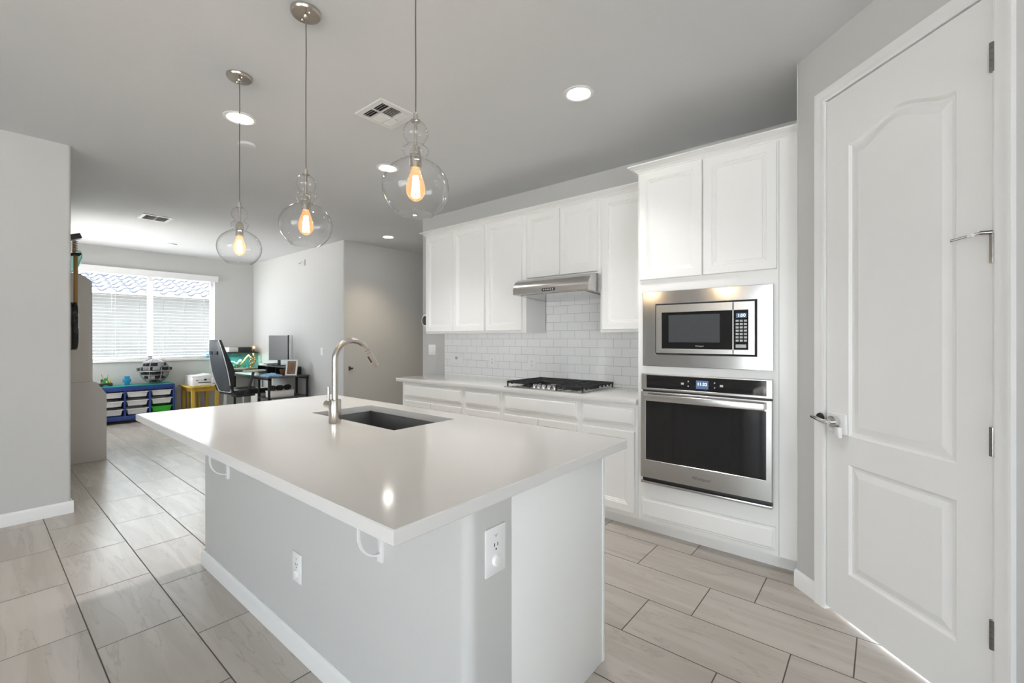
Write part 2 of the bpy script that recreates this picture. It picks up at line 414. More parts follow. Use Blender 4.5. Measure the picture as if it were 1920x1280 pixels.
# baseboards
def bb_profile(h=.09): return [(0, 0), (.014, 0), (.014, h-.018), (.010, h-.006), (.004, h), (0, h)]
def baseboard(mb, p0, p1, nrm, h=.09):
    p0 = Vector((*p0, 0)); p1 = Vector((*p1, 0)); n = Vector((*nrm, 0)).normalized()
    rs = [[tuple(p+n*d+Vector((0, 0, z))) for d, z in bb_profile(h)] for p in (p0, p1)]
    return mb.rings(rs)
simple_struct('baseboard_left', baseboard(baseboard(MB(), (XL, -4.5), (XL, YL+.014), (1, 0)), (XL+.012, YL), (XW, YL), (0, 1)), 'trim')
simple_struct('baseboard_far', baseboard(MB(), (XW, YL), (XW, YK), (1, 0)), 'trim')
simple_struct('baseboard_study', baseboard(baseboard(MB(), (XW, YK), (XH+.014, YK), (0, -1)), (XH, YK-.012), (XH, 6.0), (1, 0)), 'trim')
b = MB(); n45 = (-.7071, -.7071)
def pwp(s, y=0): return (1.2275+s*.7071+y*.7071, 1.2275-s*.7071+y*.7071)
baseboard(b, pwp(sA-.004), pwp(S0-.056), n45); baseboard(b, pwp(S1+.056), pwp(-.95), n45)
simple_struct('baseboard_pantry', b, 'trim')

# pantry door: casing (trim_1) and the door leaf with its furniture
c = MB()
CP = [(0, .0), (0, -.012), (.012, -.018), (.03, -.014), (.045, -.020), (.056, -.020), (.056, 0)]   # across the casing, outwards
def casing_ring(): 
    # mitred U: left leg, head, right leg
    rs = []
    for w, y in CP:
        rs.append([(S0+.006-w, y, 0), (S0+.006-w, y, DZ-.006+w), (S1-.006+w, y, DZ-.006+w), (S1-.006+w, y, 0)])
    return rs
R = casing_ring(); t = bmesh.new(); V = [[t.verts.new(p) for p in q] for q in R]
for i in range(len(V)):
    j = (i+1) % len(V)
    for k in range(3): t.faces.new((V[i][k], V[i][k+1], V[j][k+1], V[j][k]))
bmesh.ops.recalc_face_normals(t, faces=t.faces[:]); c._add(t)
c.box(S0, S0+.0055, -.004, .118, 0, DZ).box(S1-.0055, S1, -.004, .118, 0, DZ).box(S0, S1, -.004, .118, DZ-.006, DZ)
c.box(S0+.008, S0+.02, .045, .075, 0, DZ-.008).box(S1-.02, S1-.008, .045, .075, 0, DZ-.008)
pw_world(c); simple_struct('trim_1', c, 'trim')

D0, D1 = S0+.0105, S1-.0105
door = bpy.data.objects.new('door_1', None); C.objects.link(door); door.location = (1.2275, 1.2275, 0); door.rotation_euler = (0, 0, -PI/4)
struct(door)
def door_leaf():
    mb = MB(); yf, th = -.003, .036; z0, z1, zm = .018, DZ-.012, .80
    t = bmesh.new()
    K = 24
    def outline(x0, x1, za, zb, bump, ins, dep):
        p = [(x0+ins, yf+dep, za+ins), (x1-ins, yf+dep, za+ins)]
        for i in range(K+1):
            u = i/K; x = x1-ins-(x1-x0-2*ins)*u
            p.append((x, yf+dep, zb-ins+bump*(.5-.5*math.cos(2*PI*u))))
        return p
    def outer(x0, x1, px0, px1, za, zb):
        p = [(x0, yf, za), (x1, yf, za)]
        for i in range(K+1):
            x = px1-(px1-px0)*i/K
            if i == 0: x = x1
            if i == K: x = x0
            p.append((x, yf, zb))
        return p
    prof = [(0, 0), (.006, .005), (.010, .010), (.021, .010), (.050, .002)]
    for (za, zb, pa, pb, bump) in ((zm, z1, .868, 2.205, .062), (z0, zm, .232, .738, 0)):
        x0, x1 = -1.905, -1.447
        rs = [outer(D0, D1, x0, x1, za, zb)] + [outline(x0, x1, pa, pb, bump, i, d) for i, d in prof]
        mb.rings(rs, cap0=False)
    bk = [(D0, yf, z0), (D1, yf, z0), (D1, yf, z1), (D0, yf, z1)]
    bb = [(x, yf+th, z) for x, y, z in bk]
    mb.rings([bk, bb], cap0=False)
    bmesh.ops.remove_doubles(mb.bm, verts=mb.bm.verts[:], dist=1e-5)
    return mb
door_leaf().build('door_leaf', 'trim', door, local=True, smooth=7)
for i, z in enumerate((2.247, 1.614, .974, .335)):
    h = MB()
    for k in range(5):
        h.cyl((S1-.006, -.012, z-.048+k*.0194), .0085, .0186, seg=16)
    h.box(S1-.002, S1+.016, -.0235, -.0195, z-.048, z+.048) if False else None
    h.box(S1-.004, S1+.004, -.010, -.002, z-.047, z+.047)
    h.build('hinge', 'hinge', door, local=True)
st = MB()
st.rod((S1-.006, -.012, 1.668), (S1-.03, -.03, 1.670), .007).rod((S1-.03, -.03, 1.670), (S1-.085, -.075, 1.654), .004)
so = st.build('hinge_stop', 'hinge', door, local=True)
MB().cyl((S1-.05, -.047, 1.664), .007, .014, axis='x', seg=14).build('bumper', 'plastic', so, local=True)
hd = MB().box(-2.020, -1.905, -.016, -.003, .868, .968, .008, 3).build('child_lock_plate', 'plastic', door, local=True)
MB().box(-1.962, -1.922, -.034, -.014, .852, .905, .008, 3).build('lock_latch', 'plastic', hd, local=True)
hh = MB().cyl((-1.962, -.040, .925), .027, .036, axis='y', seg=28).cyl((-1.962, -.062, .925), .013, .03, axis='y', seg=20)
hh.tube([(-1.950, -.062, .922), (-1.99, -.066, .926), (-2.03, -.064, .932), (-2.058, -.058, .934)], .0095, 14)
hh.sphere((-2.058, -.058, .934), .0095)
hh.build('door_handle', 'chrome', door, local=True)
MB().lathe([(.022, 0), (.024, .006), (.018, .012)], (-2.045, -.030, .930), 20, 'y').build('edge_guard', 'dplastic', door, local=True)

# backsplash tile on the kitchen wall, around the cabinets
bsp = MB().box(-3.915, -1.284, 3.510, YK, .905, 1.40).box(-2.48, -1.735, 3.510, YK, 1.40, 1.84)
o = struct(bsp.build('wall_backsplash', 'subway'))

# ------------------------------------------------------------------ window, blinds, things outside
win = bpy.data.objects.new('window_1', None); C.objects.link(win); win.location = (XW-.10, 1.94, wz0); struct(win)
f = MB(); xa, xb = XW-.125, XW-.075
f.box(xa, xb, wy0, wy0+.045, wz0, wz1).box(xa, xb, wy1-.045, wy1, wz0, wz1).box(xa, xb, wy0, wy1, wz0, wz0+.045).box(xa, xb, wy0, wy1, wz1-.045, wz1)
f.box(xa, xb, 1.905, 1.975, wz0, wz1)
f.build('window_frame', 'trim', win)
for y0, y1 in ((wy0+.045, 1.905), (1.975, wy1-.045)):
    MB().box(XW-.103, XW-.099, y0, y1, wz0+.045, wz1-.045).build('window_pane', 'pane', win)
simple_struct('trim_2', MB().box(XW-.07, XW+.035, wy0-.03, wy1+.03, wz0-.036, wz0, .004), 'trim')   # window stool
def blind(y0, y1, label):
    t = thing('window_blind', label, 'blind', (XW-.035, (y0+y1)/2, wz0), 0, 'white slatted blinds at the window')
    MB().box(XW-.062, XW-.012, y0, y1, wz1-.05, wz1-.004, .003).build('head_rail', 'plastic', t)
    s = MB(); z = wz0+.075; tilt = .06
    while z < wz1-.07:
        mt = Matrix.Translation((XW-.037, 0, z)) @ Matrix.Rotation(tilt, 4, 'Y')
        s.box(-.0255, .0255, y0+.003, y1-.003, -.0016, .0016, mtx=mt); z += .0535
    s.build('slats', 'plastic', t, smooth=0)
    MB().box(XW-.062, XW-.012, y0, y1, wz0+.004, wz0+.034, .004).build('bottom_rail', 'plastic', t)
    for k in (.17, .5, .83):
        yy = y0+(y1-y0)*k
        MB().box(XW-.0125, XW-.011, yy-.002, yy+.002, wz0+.03, wz1-.03).build('ladder_tape', 'plastic', t)
    return t
b1 = blind(wy0+.012, 1.932, 'white slatted blind on the window half nearer the tall grey cabinet')
MB().rod((XW-.008, wy0+.42, wz1-.06), (XW-.008, wy0+.42, wz0+.75), .003).build('tilt_wand', 'plastic', b1)
blind(1.948, wy1-.012, 'white slatted blind on the window half nearer the desk corner')
t = thing('blind_valance', 'long white valance across the top of both window blinds', 'valance', (XW, 1.94, 2.352))
MB().prism([(XW+.001, 2.352), (XW+.05, 2.352), (XW+.05, 2.37), (XW+.056, 2.38), (XW+.056, 2.42), (XW+.066, 2.436), (XW+.066, 2.452), (XW+.001, 2.452)], 1.03, 2.902, 'y').build('board', 'plastic', t)
# outside
simple_struct('ground_outside', MB().box(-40, 30, -30, 30, -.4, -.14), 'patio')
simple_struct('sky_blocker_roof', MB().box(-6, 4, -7.6, -4.64, 2.42, 2.6), 'stucco')  # unseen roof, added to keep sky light out of the door opening
nb = bpy.data.objects.new('neighbour_house', None); C.objects.link(nb); nb.location = (-14.2, 2, -.14)
tag(nb, 'neighbouring stucco house with a wavy tile roof beyond the window', 'house')
MB().box(-19, -14.2, -6, 10, -.14, 2.4).build('house_wall', 'stucco', nb)
rf = bmesh.new(); rows, cols = 16, 420; grid = []
for i in range(rows*2):
    course, end = divmod(i, 2); row = []
    x0 = -13.7 - course*.33 - (0.33 if end else 0)
    zb = 2.36 + course*.105 + (.105 if end else 0) + (-.0 if end else .045)
    for j in range(cols):
        y = -5+14.0*j/(cols-1)
        row.append(rf.verts.new((x0, y, zb+.045*math.sin(2*PI*y/.29+course*.0))))
    grid.append(row)
for i in range(len(grid)-1):
    for j in range(cols-1):
        rf.faces.new((grid[i][j], grid[i][j+1], grid[i+1][j+1], grid[i+1][j]))
a = MB(); a._add(rf); a.build('tile_roof', 'roof', nb, smooth=50)

# ------------------------------------------------------------------ kitchen island
ZT = .905
isl = thing('kitchen_island', 'grey-painted kitchen island base with a white end panel', 'island', (-1.97, 1.26, 0))
r = .035
pts = [(-3.059, 1.64)] + arc(-3.059+.02, .875+.02, .02, PI, 1.5*PI, 5) + arc(-.88-r, .875+r, r, -PI/2, 0, 8) + [(-.88, 1.062), (-1.0, 1.062), (-1.0, .995), (-2.939, .995), (-2.939, 1.64)]
MB().prism(pts, 0, .868).build('knee_wall', 'wall', isl)
MB().box(-.90, -.88, 1.0635, 1.640, 0, .868, .0012).build('end_panel', 'cab', isl)
cb = MB().box(-2.937, -.902, 1.0, 1.636, .09, .70).box(-2.937, -2.65, 1.0, 1.636, .70, .868).box(-1.60, -.902, 1.0, 1.636, .70, .868).box(-2.9, -.93, 1.0, 1.57, 0, .09)
cb.build('cabinet_body', 'cab', isl)
MB().box(-.898, -.878, 1.641, 1.658, .0, .868, .001).build('edge_strip', 'cab', isl)
b = MB()
baseboard(b, (-3.072, .875), (-.89, .875), (0, -1), .085); baseboard(b, (-3.059, .865), (-3.059, 1.64), (-1, 0), .085)
b.build('baseboard', 'trim', isl)
# doors on the far side
for x0, x1 in ((-2.92, -2.45), (-2.44, -1.96), (-1.95, -1.47), (-1.46, -.91)):
    mb = MB().slab(x0, x1, .11, .84, 1.636, .018, DOORP)
    bmesh.ops.transform(mb.bm, matrix=Matrix.Translation((x0+x1, 2*1.636+.018, 0)) @ Matrix.Rotation(PI, 4, 'Z'), verts=mb.bm.verts[:])
    mb.build('door', 'cab', isl, smooth=30)

# island worktop with the sink cut-out
ix0, ix1, iy0, iy1 = -3.142, -.806, .578, 1.712
sx0, sx1, sy0, sy1 = -2.452, -1.690, 1.213, 1.588
def slab_hole():
    mb = MB(); z0, z1, e = .868, ZT, .003
    O = lambda z, i: [(ix0+i, iy0+i, z), (ix1-i, iy0+i, z), (ix1-i, iy1-i, z), (ix0+i, iy1-i, z)]
    H = lambda z, i: [(sx0-i, sy0-i, z), (sx1+i, sy0-i, z), (sx1+i, sy1+i, z), (sx0-i, sy1+i, z)]
    rs = [O(z0, e), O(z0+e, 0), O(z1-e, 0), O(z1, e), H(z1, .002), H(z1-.002, 0), H(z0, 0), O(z0, e)]
    t = bmesh.new(); V = [[t.verts.new(p) for p in q] for q in rs[:-1]]; V.append(V[0])
    for i in range(len(V)-1):
        for k in range(4): t.faces.new((V[i][k], V[i][(k+1) % 4], V[i+1][(k+1) % 4], V[i+1][k]))
    bmesh.ops.recalc_face_normals(t, faces=t.faces[:]); mb._add(t); return mb
o = slab_hole().build('island_countertop', 'quartz', smooth=30, origin=((ix0+ix1)/2, (iy0+iy1)/2, .868))
tag(o, 'large white quartz countertop over the island, holding the sink', 'countertop')
# sink
sk = thing('kitchen_sink', 'dark stainless undermount sink set in the island countertop', 'sink', ((sx0+sx1)/2, (sy0+sy1)/2, .66))
def basin():
    mb = MB(); zt, zb = .8675, .705
    o1 = .02
    rec = lambda i, z: [(sx0-i, sy0-i, z), (sx1+i, sy0-i, z), (sx1+i, sy1+i, z), (sx0-i, sy1+i, z)]
    mb.rings([rec(.02, zt), rec(.004, zt), rec(.002, zt-.004), rec(-.004, zb+.015), rec(-.02, zb), ], cap0=False)
    mb.rings([rec(.02, zt-.002), rec(.006, zt-.006), rec(.0, zb+.01), rec(-.01, zb-.003)], cap0=False)
    return mb
basin().build('basin', 'sink', sk)
MB().lathe([(.055, 0), (.055, .004), (.04, .005), (.03, .002)], ((sx0+sx1)/2, (sy0+sy1)/2, .7052), 28).build('drain', 'steel', sk)
# faucet
FX, FY = -2.062, 1.137
fc = thing('faucet', 'brushed nickel gooseneck faucet standing beside the island sink', 'faucet', (FX, FY, ZT))
MB().lathe([(.0275, 0), (.0285, .003), (.0285, .110), (.0265, .114), (.017, .1145)], (FX, FY, ZT), 36).build('base', 'nickel', fc)
zc = ZT+.315; R = .094
pts = [(FX, FY, ZT+.11), (FX, FY, ZT+.2)]
for i in range(19):
    a = PI-(PI*.835)*i/18
    pts.append((FX, FY+R+R*math.cos(a), zc-.008+R*math.sin(a)))
sp_end = Vector(pts[-1]); dr = (Vector(pts[-1])-Vector(pts[-2])).normalized()
MB().tube(pts, .0145, 20).build('spout', 'nickel', fc)
sh = MB().tube([sp_end+dr*.002, sp_end+dr*.016], .0150, 20).tube([sp_end+dr*.017, sp_end+dr*.10], .0155, 20).tube([sp_end+dr*.10, sp_end+dr*.104], .012, 20)
sh = sh.build('spray_head', 'nickel', fc)
nrm = Vector((0, -dr.z, dr.y)); nrm = nrm if nrm.y < 0 else -nrm
q = sp_end+dr*.052+nrm*.0125
MB().tube([q-dr*.018, q+dr*.018], .0065, 12).build('spray_button', 'dplastic', sh)
hb = MB().cyl((FX-.078, FY, ZT+.085), .019, .056, 'x', 24).build('handle_hub', 'nickel', fc)
MB().tube([(FX-.062, FY, ZT+.10), (FX-.062, FY, ZT+.172)], .0062, 14).build('handle_lever', 'nickel', hb)

# outlets on the island
def outlet(name, label, loc, rz, w, h, cap, group):
    """plate faces -Y in its own frame"""
    t = thing(name, label, 'outlet', loc, rz, group)
    MB().box(-w/2, w/2, -.006, 0, -h/2, h/2, .003, 2).build('cover_plate', 'plastic', t, local=True)
    k = MB()
    for dx in (-.007, .007): k.box(dx-.0013, dx+.0013, -.0066, -.005, h*.12-.005, h*.12+.005)
    k.cyl((0, -.0066, h*.12-.013), .0028, .002, 'y', 12)
    k.build('socket_slots', 'darkslot', t, local=True)
    if cap:
        MB().lathe([(.0175, 0), (.0175, -.004), (.014, -.009), (.006, -.010)], (0, -.006, -h*.2), 26, 'y').build('plug_cap', 'plastic', t, local=True)
        MB().prism([(-.008, h*.33), (.008, h*.33), (0, h*.33-.009)], -.0066, -.0055, 'y').build('indicator', 'greyprint', t, local=True)
    else:
        j = MB()
        for dx in (-.007, .007): j.box(dx-.0013, dx+.0013, -.0066, -.005, -h*.2-.005, -h*.2+.005)
        j.cyl((0, -.0066, -h*.2-.013), .0028, .002, 'y', 12)
        j.build('socket_slots', 'darkslot', t, local=True)
    return t
outlet('wall_outlet', 'white outlet with a round plug cap on the island end beside the white panel', (-.88, .984, .696), PI/2, .088, .140, True, None)
outlet('wall_outlet', 'white outlet with a round plug cap on the long front side of the island', (-1.886, .875, .360), 0, .078, .122, True, None)
# countertop brackets
def bracket(x, label):
    t = thing('countertop_bracket', label, 'bracket', (x, .875, .58), 0, 'white brackets under the island overhang')
    MB().box(x-.016, x+.012, .862, .8745, .578, .866, .001).build('wall_plate', 'plastic', t)
    pts = [(.785, .866)] + [(.785+.075*(1-math.cos(a)), .690-.085*math.sin(a)) for a in [PI/2*i/10 for i in range(11)]] + [(.864, .603)]
    pp = [(y, z) for y, z in pts]
    rs = []
    for i, (y, z) in enumerate(pp):
        y0, z0 = pp[max(i-1, 0)]; y1, z1 = pp[min(i+1, len(pp)-1)]
        d = Vector((y1-y0, z1-z0)).normalized(); n = Vector((-d.y, d.x))*.003
        rs.append([(x-.005, y-n.x, z-n.y), (x+.005, y-n.x, z-n.y), (x+.005, y+n.x, z+n.y), (x-.005, y+n.x, z+n.y)])
    MB().rings(rs).build('curved_strap', 'plastic', t)
bracket(-1.28, 'white curved steel bracket under the near corner of the island countertop')
bracket(-2.66, 'white curved steel bracket under the far end of the island countertop')

# ------------------------------------------------------------------ base cabinets and worktop on the kitchen wall
def base_cab(x0, x1, label, drawer, doors, leftend=False):
    t = thing('base_cabinet', label, 'cabinet', ((x0+x1)/2, 3.2, 0), 0, 'white base cabinets along the kitchen wall')
    MB().box(x0, x1, 2.90, 3.505, .09, .865, .0008).build('body', 'cab', t)
    MB().box(x0, x1, 2.975, 3.505, 0, .0895).build('toe_kick', 'cab', t)
    MB().slab(drawer[0], drawer[1], .718, .845, 2.880, .0195, DRAWP).build('drawer_front', 'cab', t, smooth=12)
    for a, b in doors:
        MB().slab(a, b, .125, .680, 2.880, .0195, DOORP).build('door', 'cab', t, smooth=12)
    return t
base_cab(-3.885, -2.969, 'white base cabinet at the hallway end of the run, widest drawer', (-3.845, -2.993), [(-3.845, -3.423), (-3.417, -2.993)])
base_cab(-2.968, -2.502, 'narrow white base cabinet just left of the one under the cooktop', (-2.944, -2.529), [(-2.944, -2.529)])
base_cab(-2.501, -1.736, 'white base cabinet directly under the gas cooktop', (-2.475, -1.758), [(-2.475, -2.120), (-2.114, -1.758)])
base_cab(-1.735, -1.285, 'narrow white base cabinet beside the tall oven cabinet', (-1.712, -1.304), [(-1.712, -1.304)])
o = MB().box(-3.967, -1.285, 2.87, 3.509, .868, ZT, .003).build('countertop', 'quartz', smooth=30, origin=(-2.62, 3.19, .868))
tag(o, 'long white quartz countertop along the tiled kitchen wall', 'countertop')

# upper cabinets
def upper_cab(x0, x1, z0, label, doors):
    t = thing('wall_cabinet', label, 'cabinet', ((x0+x1)/2, 3.36, z0), 0, 'white wall cabinets over the counter')
    MB().box(x0, x1, 3.207, 3.508, z0, 2.44, .0008).build('body', 'cab', t)
    for a, b in doors:
        MB().slab(a, b, z0+.022, 2.424, 3.187, .0195, DOORP).build('door', 'cab', t, smooth=12)
upper_cab(-3.877, -2.981, 1.370, 'white two-door wall cabinet at the hallway end of the row', [(-3.862, -3.436), (-3.430, -2.990)])
upper_cab(-2.980, -2.484, 1.370, 'white single-door wall cabinet just left of the range hood', [(-2.966, -2.527)])
upper_cab(-2.483, -1.737, 1.834, 'short white two-door wall cabinet above the range hood', [(-2.462, -2.116), (-2.110, -1.755)])
upper_cab(-1.736, -1.285, 1.366, 'white single-door wall cabinet squeezed against the tall oven cabinet', [(-1.712, -1.300)])
CR = [(-.0008, 0), (-.006, 0), (-.006, .006), (-.014, .010), (-.022, .020), (-.040, .028), (-.048, .034), (-.055, .036), (-.055, .044), (-.0008, .044)]
def crown(path, z, name, label):
    """path: list of (x, y, outward normal offset dir) corner points with mitre directions"""
    rs = []
    for (x, y, dx, dy) in path:
        rs.append([(x+dx*-d, y+dy*-d, z+h) for d, h in CR])
    o = MB().rings(rs).build(name, 'cab', smooth=25, origin=(path[0][0], path[0][1], z))
    return tag(o, label, 'crown molding')
crown([(-3.877, 3.505, -1, 0), (-3.877, 3.207, -1, -1), (-1.340, 3.207, 0, -1)], 2.440-.006, 'crown_molding', 'white crown molding along the top of the wall cabinets')

# tall oven cabinet
TX0, TX1 = -1.283, -.360
tc = thing('oven_cabinet', 'tall white cabinet holding the microwave and the wall oven', 'cabinet', ((TX0+TX1)/2, 3.2, 0))
body = MB()
MW = (-1.20, -.52, 1.16, 1.60); OV = (-1.20, -.52, .40, 1.06)
body.box(TX0, MW[0], 2.90, 3.505, .09, 2.44).box(MW[1], TX1, 2.90, 3.505, .09, 2.44)
body.box(MW[0], MW[1], 2.90, 3.505, .09, OV[2]).box(MW[0], MW[1], 2.90, 3.505, OV[3], MW[2]).box(MW[0], MW[1], 2.90, 3.505, MW[3], 2.44)
body.box(MW[0], MW[1], 3.48, 3.505, OV[2], MW[3])
body.build('body', 'cab', tc, smooth=0)
MB().box(-.452, -.448, 2.8985, 2.8995, .092, 2.43).build('filler_seam', 'greyprint', tc)
MB().box(TX0, TX1, 2.973, 3.505, 0, .0895).build('toe_kick', 'cab', tc)
for a, b in ((-1.266, -.862), (-.855, -.459)):
    MB().slab(a, b, 1.709, 2.424, 2.880, .0195, DOORP).build('door', 'cab', tc, smooth=12)
MB().slab(-1.254, -.464, .122, .253, 2.880, .0195, DRAWP).build('drawer_front', 'cab', tc, smooth=12)
crown([(TX0, 3.505, -1, 0), (TX0, 2.90, -1, -1), (TX1+.004, 2.90, 0, -1)], 2.434, 'crown_molding', 'white crown molding along the top of the tall oven cabinet')

# microwave with its trim kit
mw = thing('microwave', 'built-in stainless microwave with a wide steel trim above the oven', 'microwave', (-.86, 3.1, 1.135))
def frame(mb, xo0, xo1, zo0, zo1, xi0, xi1, zi0, zi1, yf, yb, bev=.002):
    O = lambda y, i=0: [(xo0+i, y, zo0+i), (xo1-i, y, zo0+i), (xo1-i, y, zo1-i), (xo0+i, y, zo1-i)]
    I = lambda y, i=0: [(xi0-i, y, zi0-i), (xi1+i, y, zi0-i), (xi1+i, y, zi1+i), (xi0-i, y, zi1+i)]
    rs = [O(yb), O(yf+bev), O(yf, bev), I(yf, bev), I(yf+bev), I(yb)]
    t = bmesh.new(); V = [[t.verts.new(p) for p in q] for q in rs]; V.append(V[0])
    for i in range(len(V)-1):
        for k in range(4): t.faces.new((V[i][k], V[i][(k+1) % 4], V[i+1][(k+1) % 4], V[i+1][k]))
    bmesh.ops.recalc_face_normals(t, faces=t.faces[:]); mb._add(t); return mb
frame(MB(), -1.246, -.475, 1.134, 1.626, -1.158, -.558, 1.212, 1.543, 2.886, 2.8985).build('trim_frame', 'steelm', mw, smooth=30)
MB().box(-1.157, -.559, 2.890, 3.40, 1.213, 1.542).build('housing', 'darkslot', mw)
dr = frame(MB(), -1.150, -.6835, 1.222, 1.534, -1.112, -.6845, 1.252, 1.484, 2.874, 2.889).build('door_frame', 'steel', mw, smooth=30)
MB().box(-1.1118, -.6847, 2.8755, 2.889, 1.2522, 1.4838).build('door_glass', 'black', mw)
MB().box(-1.066, -.756, 2.8748, 2.8754, 1.293, 1.467).build('door_screen', 'screen', mw)
cp = frame(MB(), -.681, -.566, 1.222, 1.534, -.679, -.602, 1.252, 1.484, 2.874, 2.889).build('control_frame', 'steel', mw, smooth=30)
pn = MB().box(-.6788, -.6022, 2.8755, 2.889, 1.2522, 1.4838).build('control_panel', 'black', mw)
kp = MB()
for i in range(7):
    for j in range(3):
        kp.box(-.668+j*.022, -.652+j*.022, 2.8745, 2.8754, 1.415-i*.0195, 1.427-i*.0195)
kp.box(-.668, -.612, 2.8745, 2.8754, 1.262, 1.282)
kp.build('keypad', 'keys', pn)
MB().box(-.666, -.610, 2.8746, 2.8754, 1.438, 1.466).build('clock_display', 'displaybg', pn)
text('clock_digits', '1:00', .026, 'display', pn, (-.637, 2.8742, 1.452), (PI/2, 0, 0))
text('logo', 'Whirlpool', .012, 'greyprint', mw, (-.875, 2.8745, 1.270), (PI/2, 0, 0))

# wall oven
ov = thing('wall_oven', 'built-in stainless wall oven with a black glass door', 'oven', (-.86, 3.1, .36))
MB().box(-1.19, -.53, 2.893, 3.44, .41, 1.05).build('housing', 'darkslot', ov)
MB().box(-1.244, -.479, 2.887, 2.8985, .375, 1.083).build('backing_plate', 'dplastic', ov)
frame(MB(), -1.246, -.477, .977, 1.083, -1.212, -.508, .991, 1.075, 2.868, 2.886).build('control_frame', 'steel', ov, smooth=30)
pn = MB().box(-1.2118, -.5082, 2.8700, 2.886, .9912, 1.0748).build('control_panel', 'black', ov)
ds = MB().box(-.893, -.820, 2.8692, 2.8699, 1.006, 1.057).build('clock_display', 'displaybg', pn)
text('clock_digits', '11:32', .027, 'display', pn, (-.8565, 2.8689, 1.034), (PI/2, 0, 0))
for x in (-.985, -.754): MB().box(x, x+.018, 2.8693, 2.8699, 1.026, 1.038).build('control_icon', 'greyprint', pn)
for x in (-.940, -.784):
    for z in (1.018, 1.048): MB().cyl((x, 2.8693, z), .004, .0006, 'y', 10).build('touch_button', 'greyprint', pn)
frame(MB(), -1.246, -.477, .398, .966, -1.212, -.508, .517, .905, 2.858, 2.886).build('door_frame', 'steel', ov, smooth=30)
MB().box(-1.2118, -.5082, 2.860, 2.886, .5172, .9048).build('door_glass', 'black', ov)
hd = MB().box(-1.212, -.507, 2.812, 2.832, .911, .956, .006, 3).box(-1.208, -1.180, 2.83, 2.859, .918, .950).box(-.539, -.511, 2.83, 2.859, .918, .950)
hd.build('door_handle', 'steel', ov)
MB().box(-1.246, -.477, 2.858, 2.8985, .360, .376, .002).build('bottom_vent_trim', 'steel', ov)
text('logo', 'Whirlpool', .026, 'hinge', ov, (-.858, 2.8574, .452), (PI/2, 0, 0))

# range hood
hd = thing('range_hood', 'stainless under-cabinet range hood above the gas cooktop', 'range hood', (-2.11, 3.27, 1.66))
pf = [(3.505, 1.832), (3.115, 1.832), (3.075, 1.822), (3.045, 1.800), (3.024, 1.765), (3.018, 1.742), (3.018, 1.700), (3.022, 1.696), (3.505, 1.668)]
MB().prism(pf, -2.483, -1.737, 'x').build('canopy', 'steel', hd, smooth=30)
MB().prism([(3.06, 1.6935), (3.48, 1.6690), (3.48, 1.664), (3.06, 1.6885)], -2.43, -1.79, 'x').build('filter', 'steelm', hd)
cn = MB().box(-2.175, -2.045, 3.0165, 3.019, 1.708, 1.732, .001).build('control_strip', 'dplastic', hd)
k = MB()
for i in range(5): k.cyl((-2.155+i*.022, 3.0145, 1.720), .006, .003, 'y', 12)
k.build('buttons', 'greyprint', cn)

# gas cooktop
ct = thing('gas_cooktop', 'stainless gas cooktop with black cast iron grates', 'cooktop', (-2.105, 3.165, ZT))
MB().box(-2.492, -1.718, 2.902, 3.432, ZT, ZT+.008, .003).build('tray', 'steel', ct)
for x, y, r in ((-2.34, 3.05, .04), (-2.34, 3.31, .035), (-2.105, 3.24, .052), (-1.87, 3.05, .035), (-1.87, 3.31, .04)):
    MB().lathe([(r+.012, 0), (r+.012, .006), (r, .008), (r, .016), (r-.006, .020)], (x, y, ZT+.008), 26).build('burner', 'iron', ct)
for i, (x0, x1) in enumerate(((-2.478, -2.232), (-2.228, -1.982), (-1.978, -1.732))):
    g = MB(); z0, z1 = ZT+.040, ZT+.052; y0, y1 = (2.93, 3.42) if i != 1 else (3.10, 3.42); w = .009
    g.box(x0, x1, y0, y0+.012, z0-.006, z1, .002).box(x0, x1, y1-.012, y1, z0-.006, z1, .002).box(x0, x0+.012, y0, y1, z0-.006, z1, .002).box(x1-.012, x1, y0, y1, z0-.006, z1, .002)
    for k in range(1, 6):
        yy = y0+(y1-y0)*k/6; g.box(x0, x1, yy-w/2, yy+w/2, z0, z1, .002)
    xm = (x0+x1)/2; g.box(xm-w/2, xm+w/2, y0, y1, z0, z1, .002)
    n = 9
    for k in range(n):
        yy = y0+(y1-y0)*k/(n-1)
        for xx in (x0, x1-.012): g.box(xx, xx+.012, max(y0, yy-.006), min(y1, yy+.006), ZT+.008 if k in (0, n-1) else z0-.018, z1)
    g.build('grate', 'iron', ct, smooth=30)
for x, y in ((-2.205, 2.955), (-2.155, 2.95), (-2.105, 2.948), (-2.055, 2.95), (-2.005, 2.955)):
    kb = MB().lathe([(.022, 0), (.022, .004), (.017, .006), (.015, .026), (.013, .028)], (x, y, ZT+.008), 22).build('knob', 'steelm', ct)
    MB().box(x-.003, x+.003, y-.014, y+.014, ZT+.034, ZT+.042, .001).build('knob_grip', 'steelm', kb)

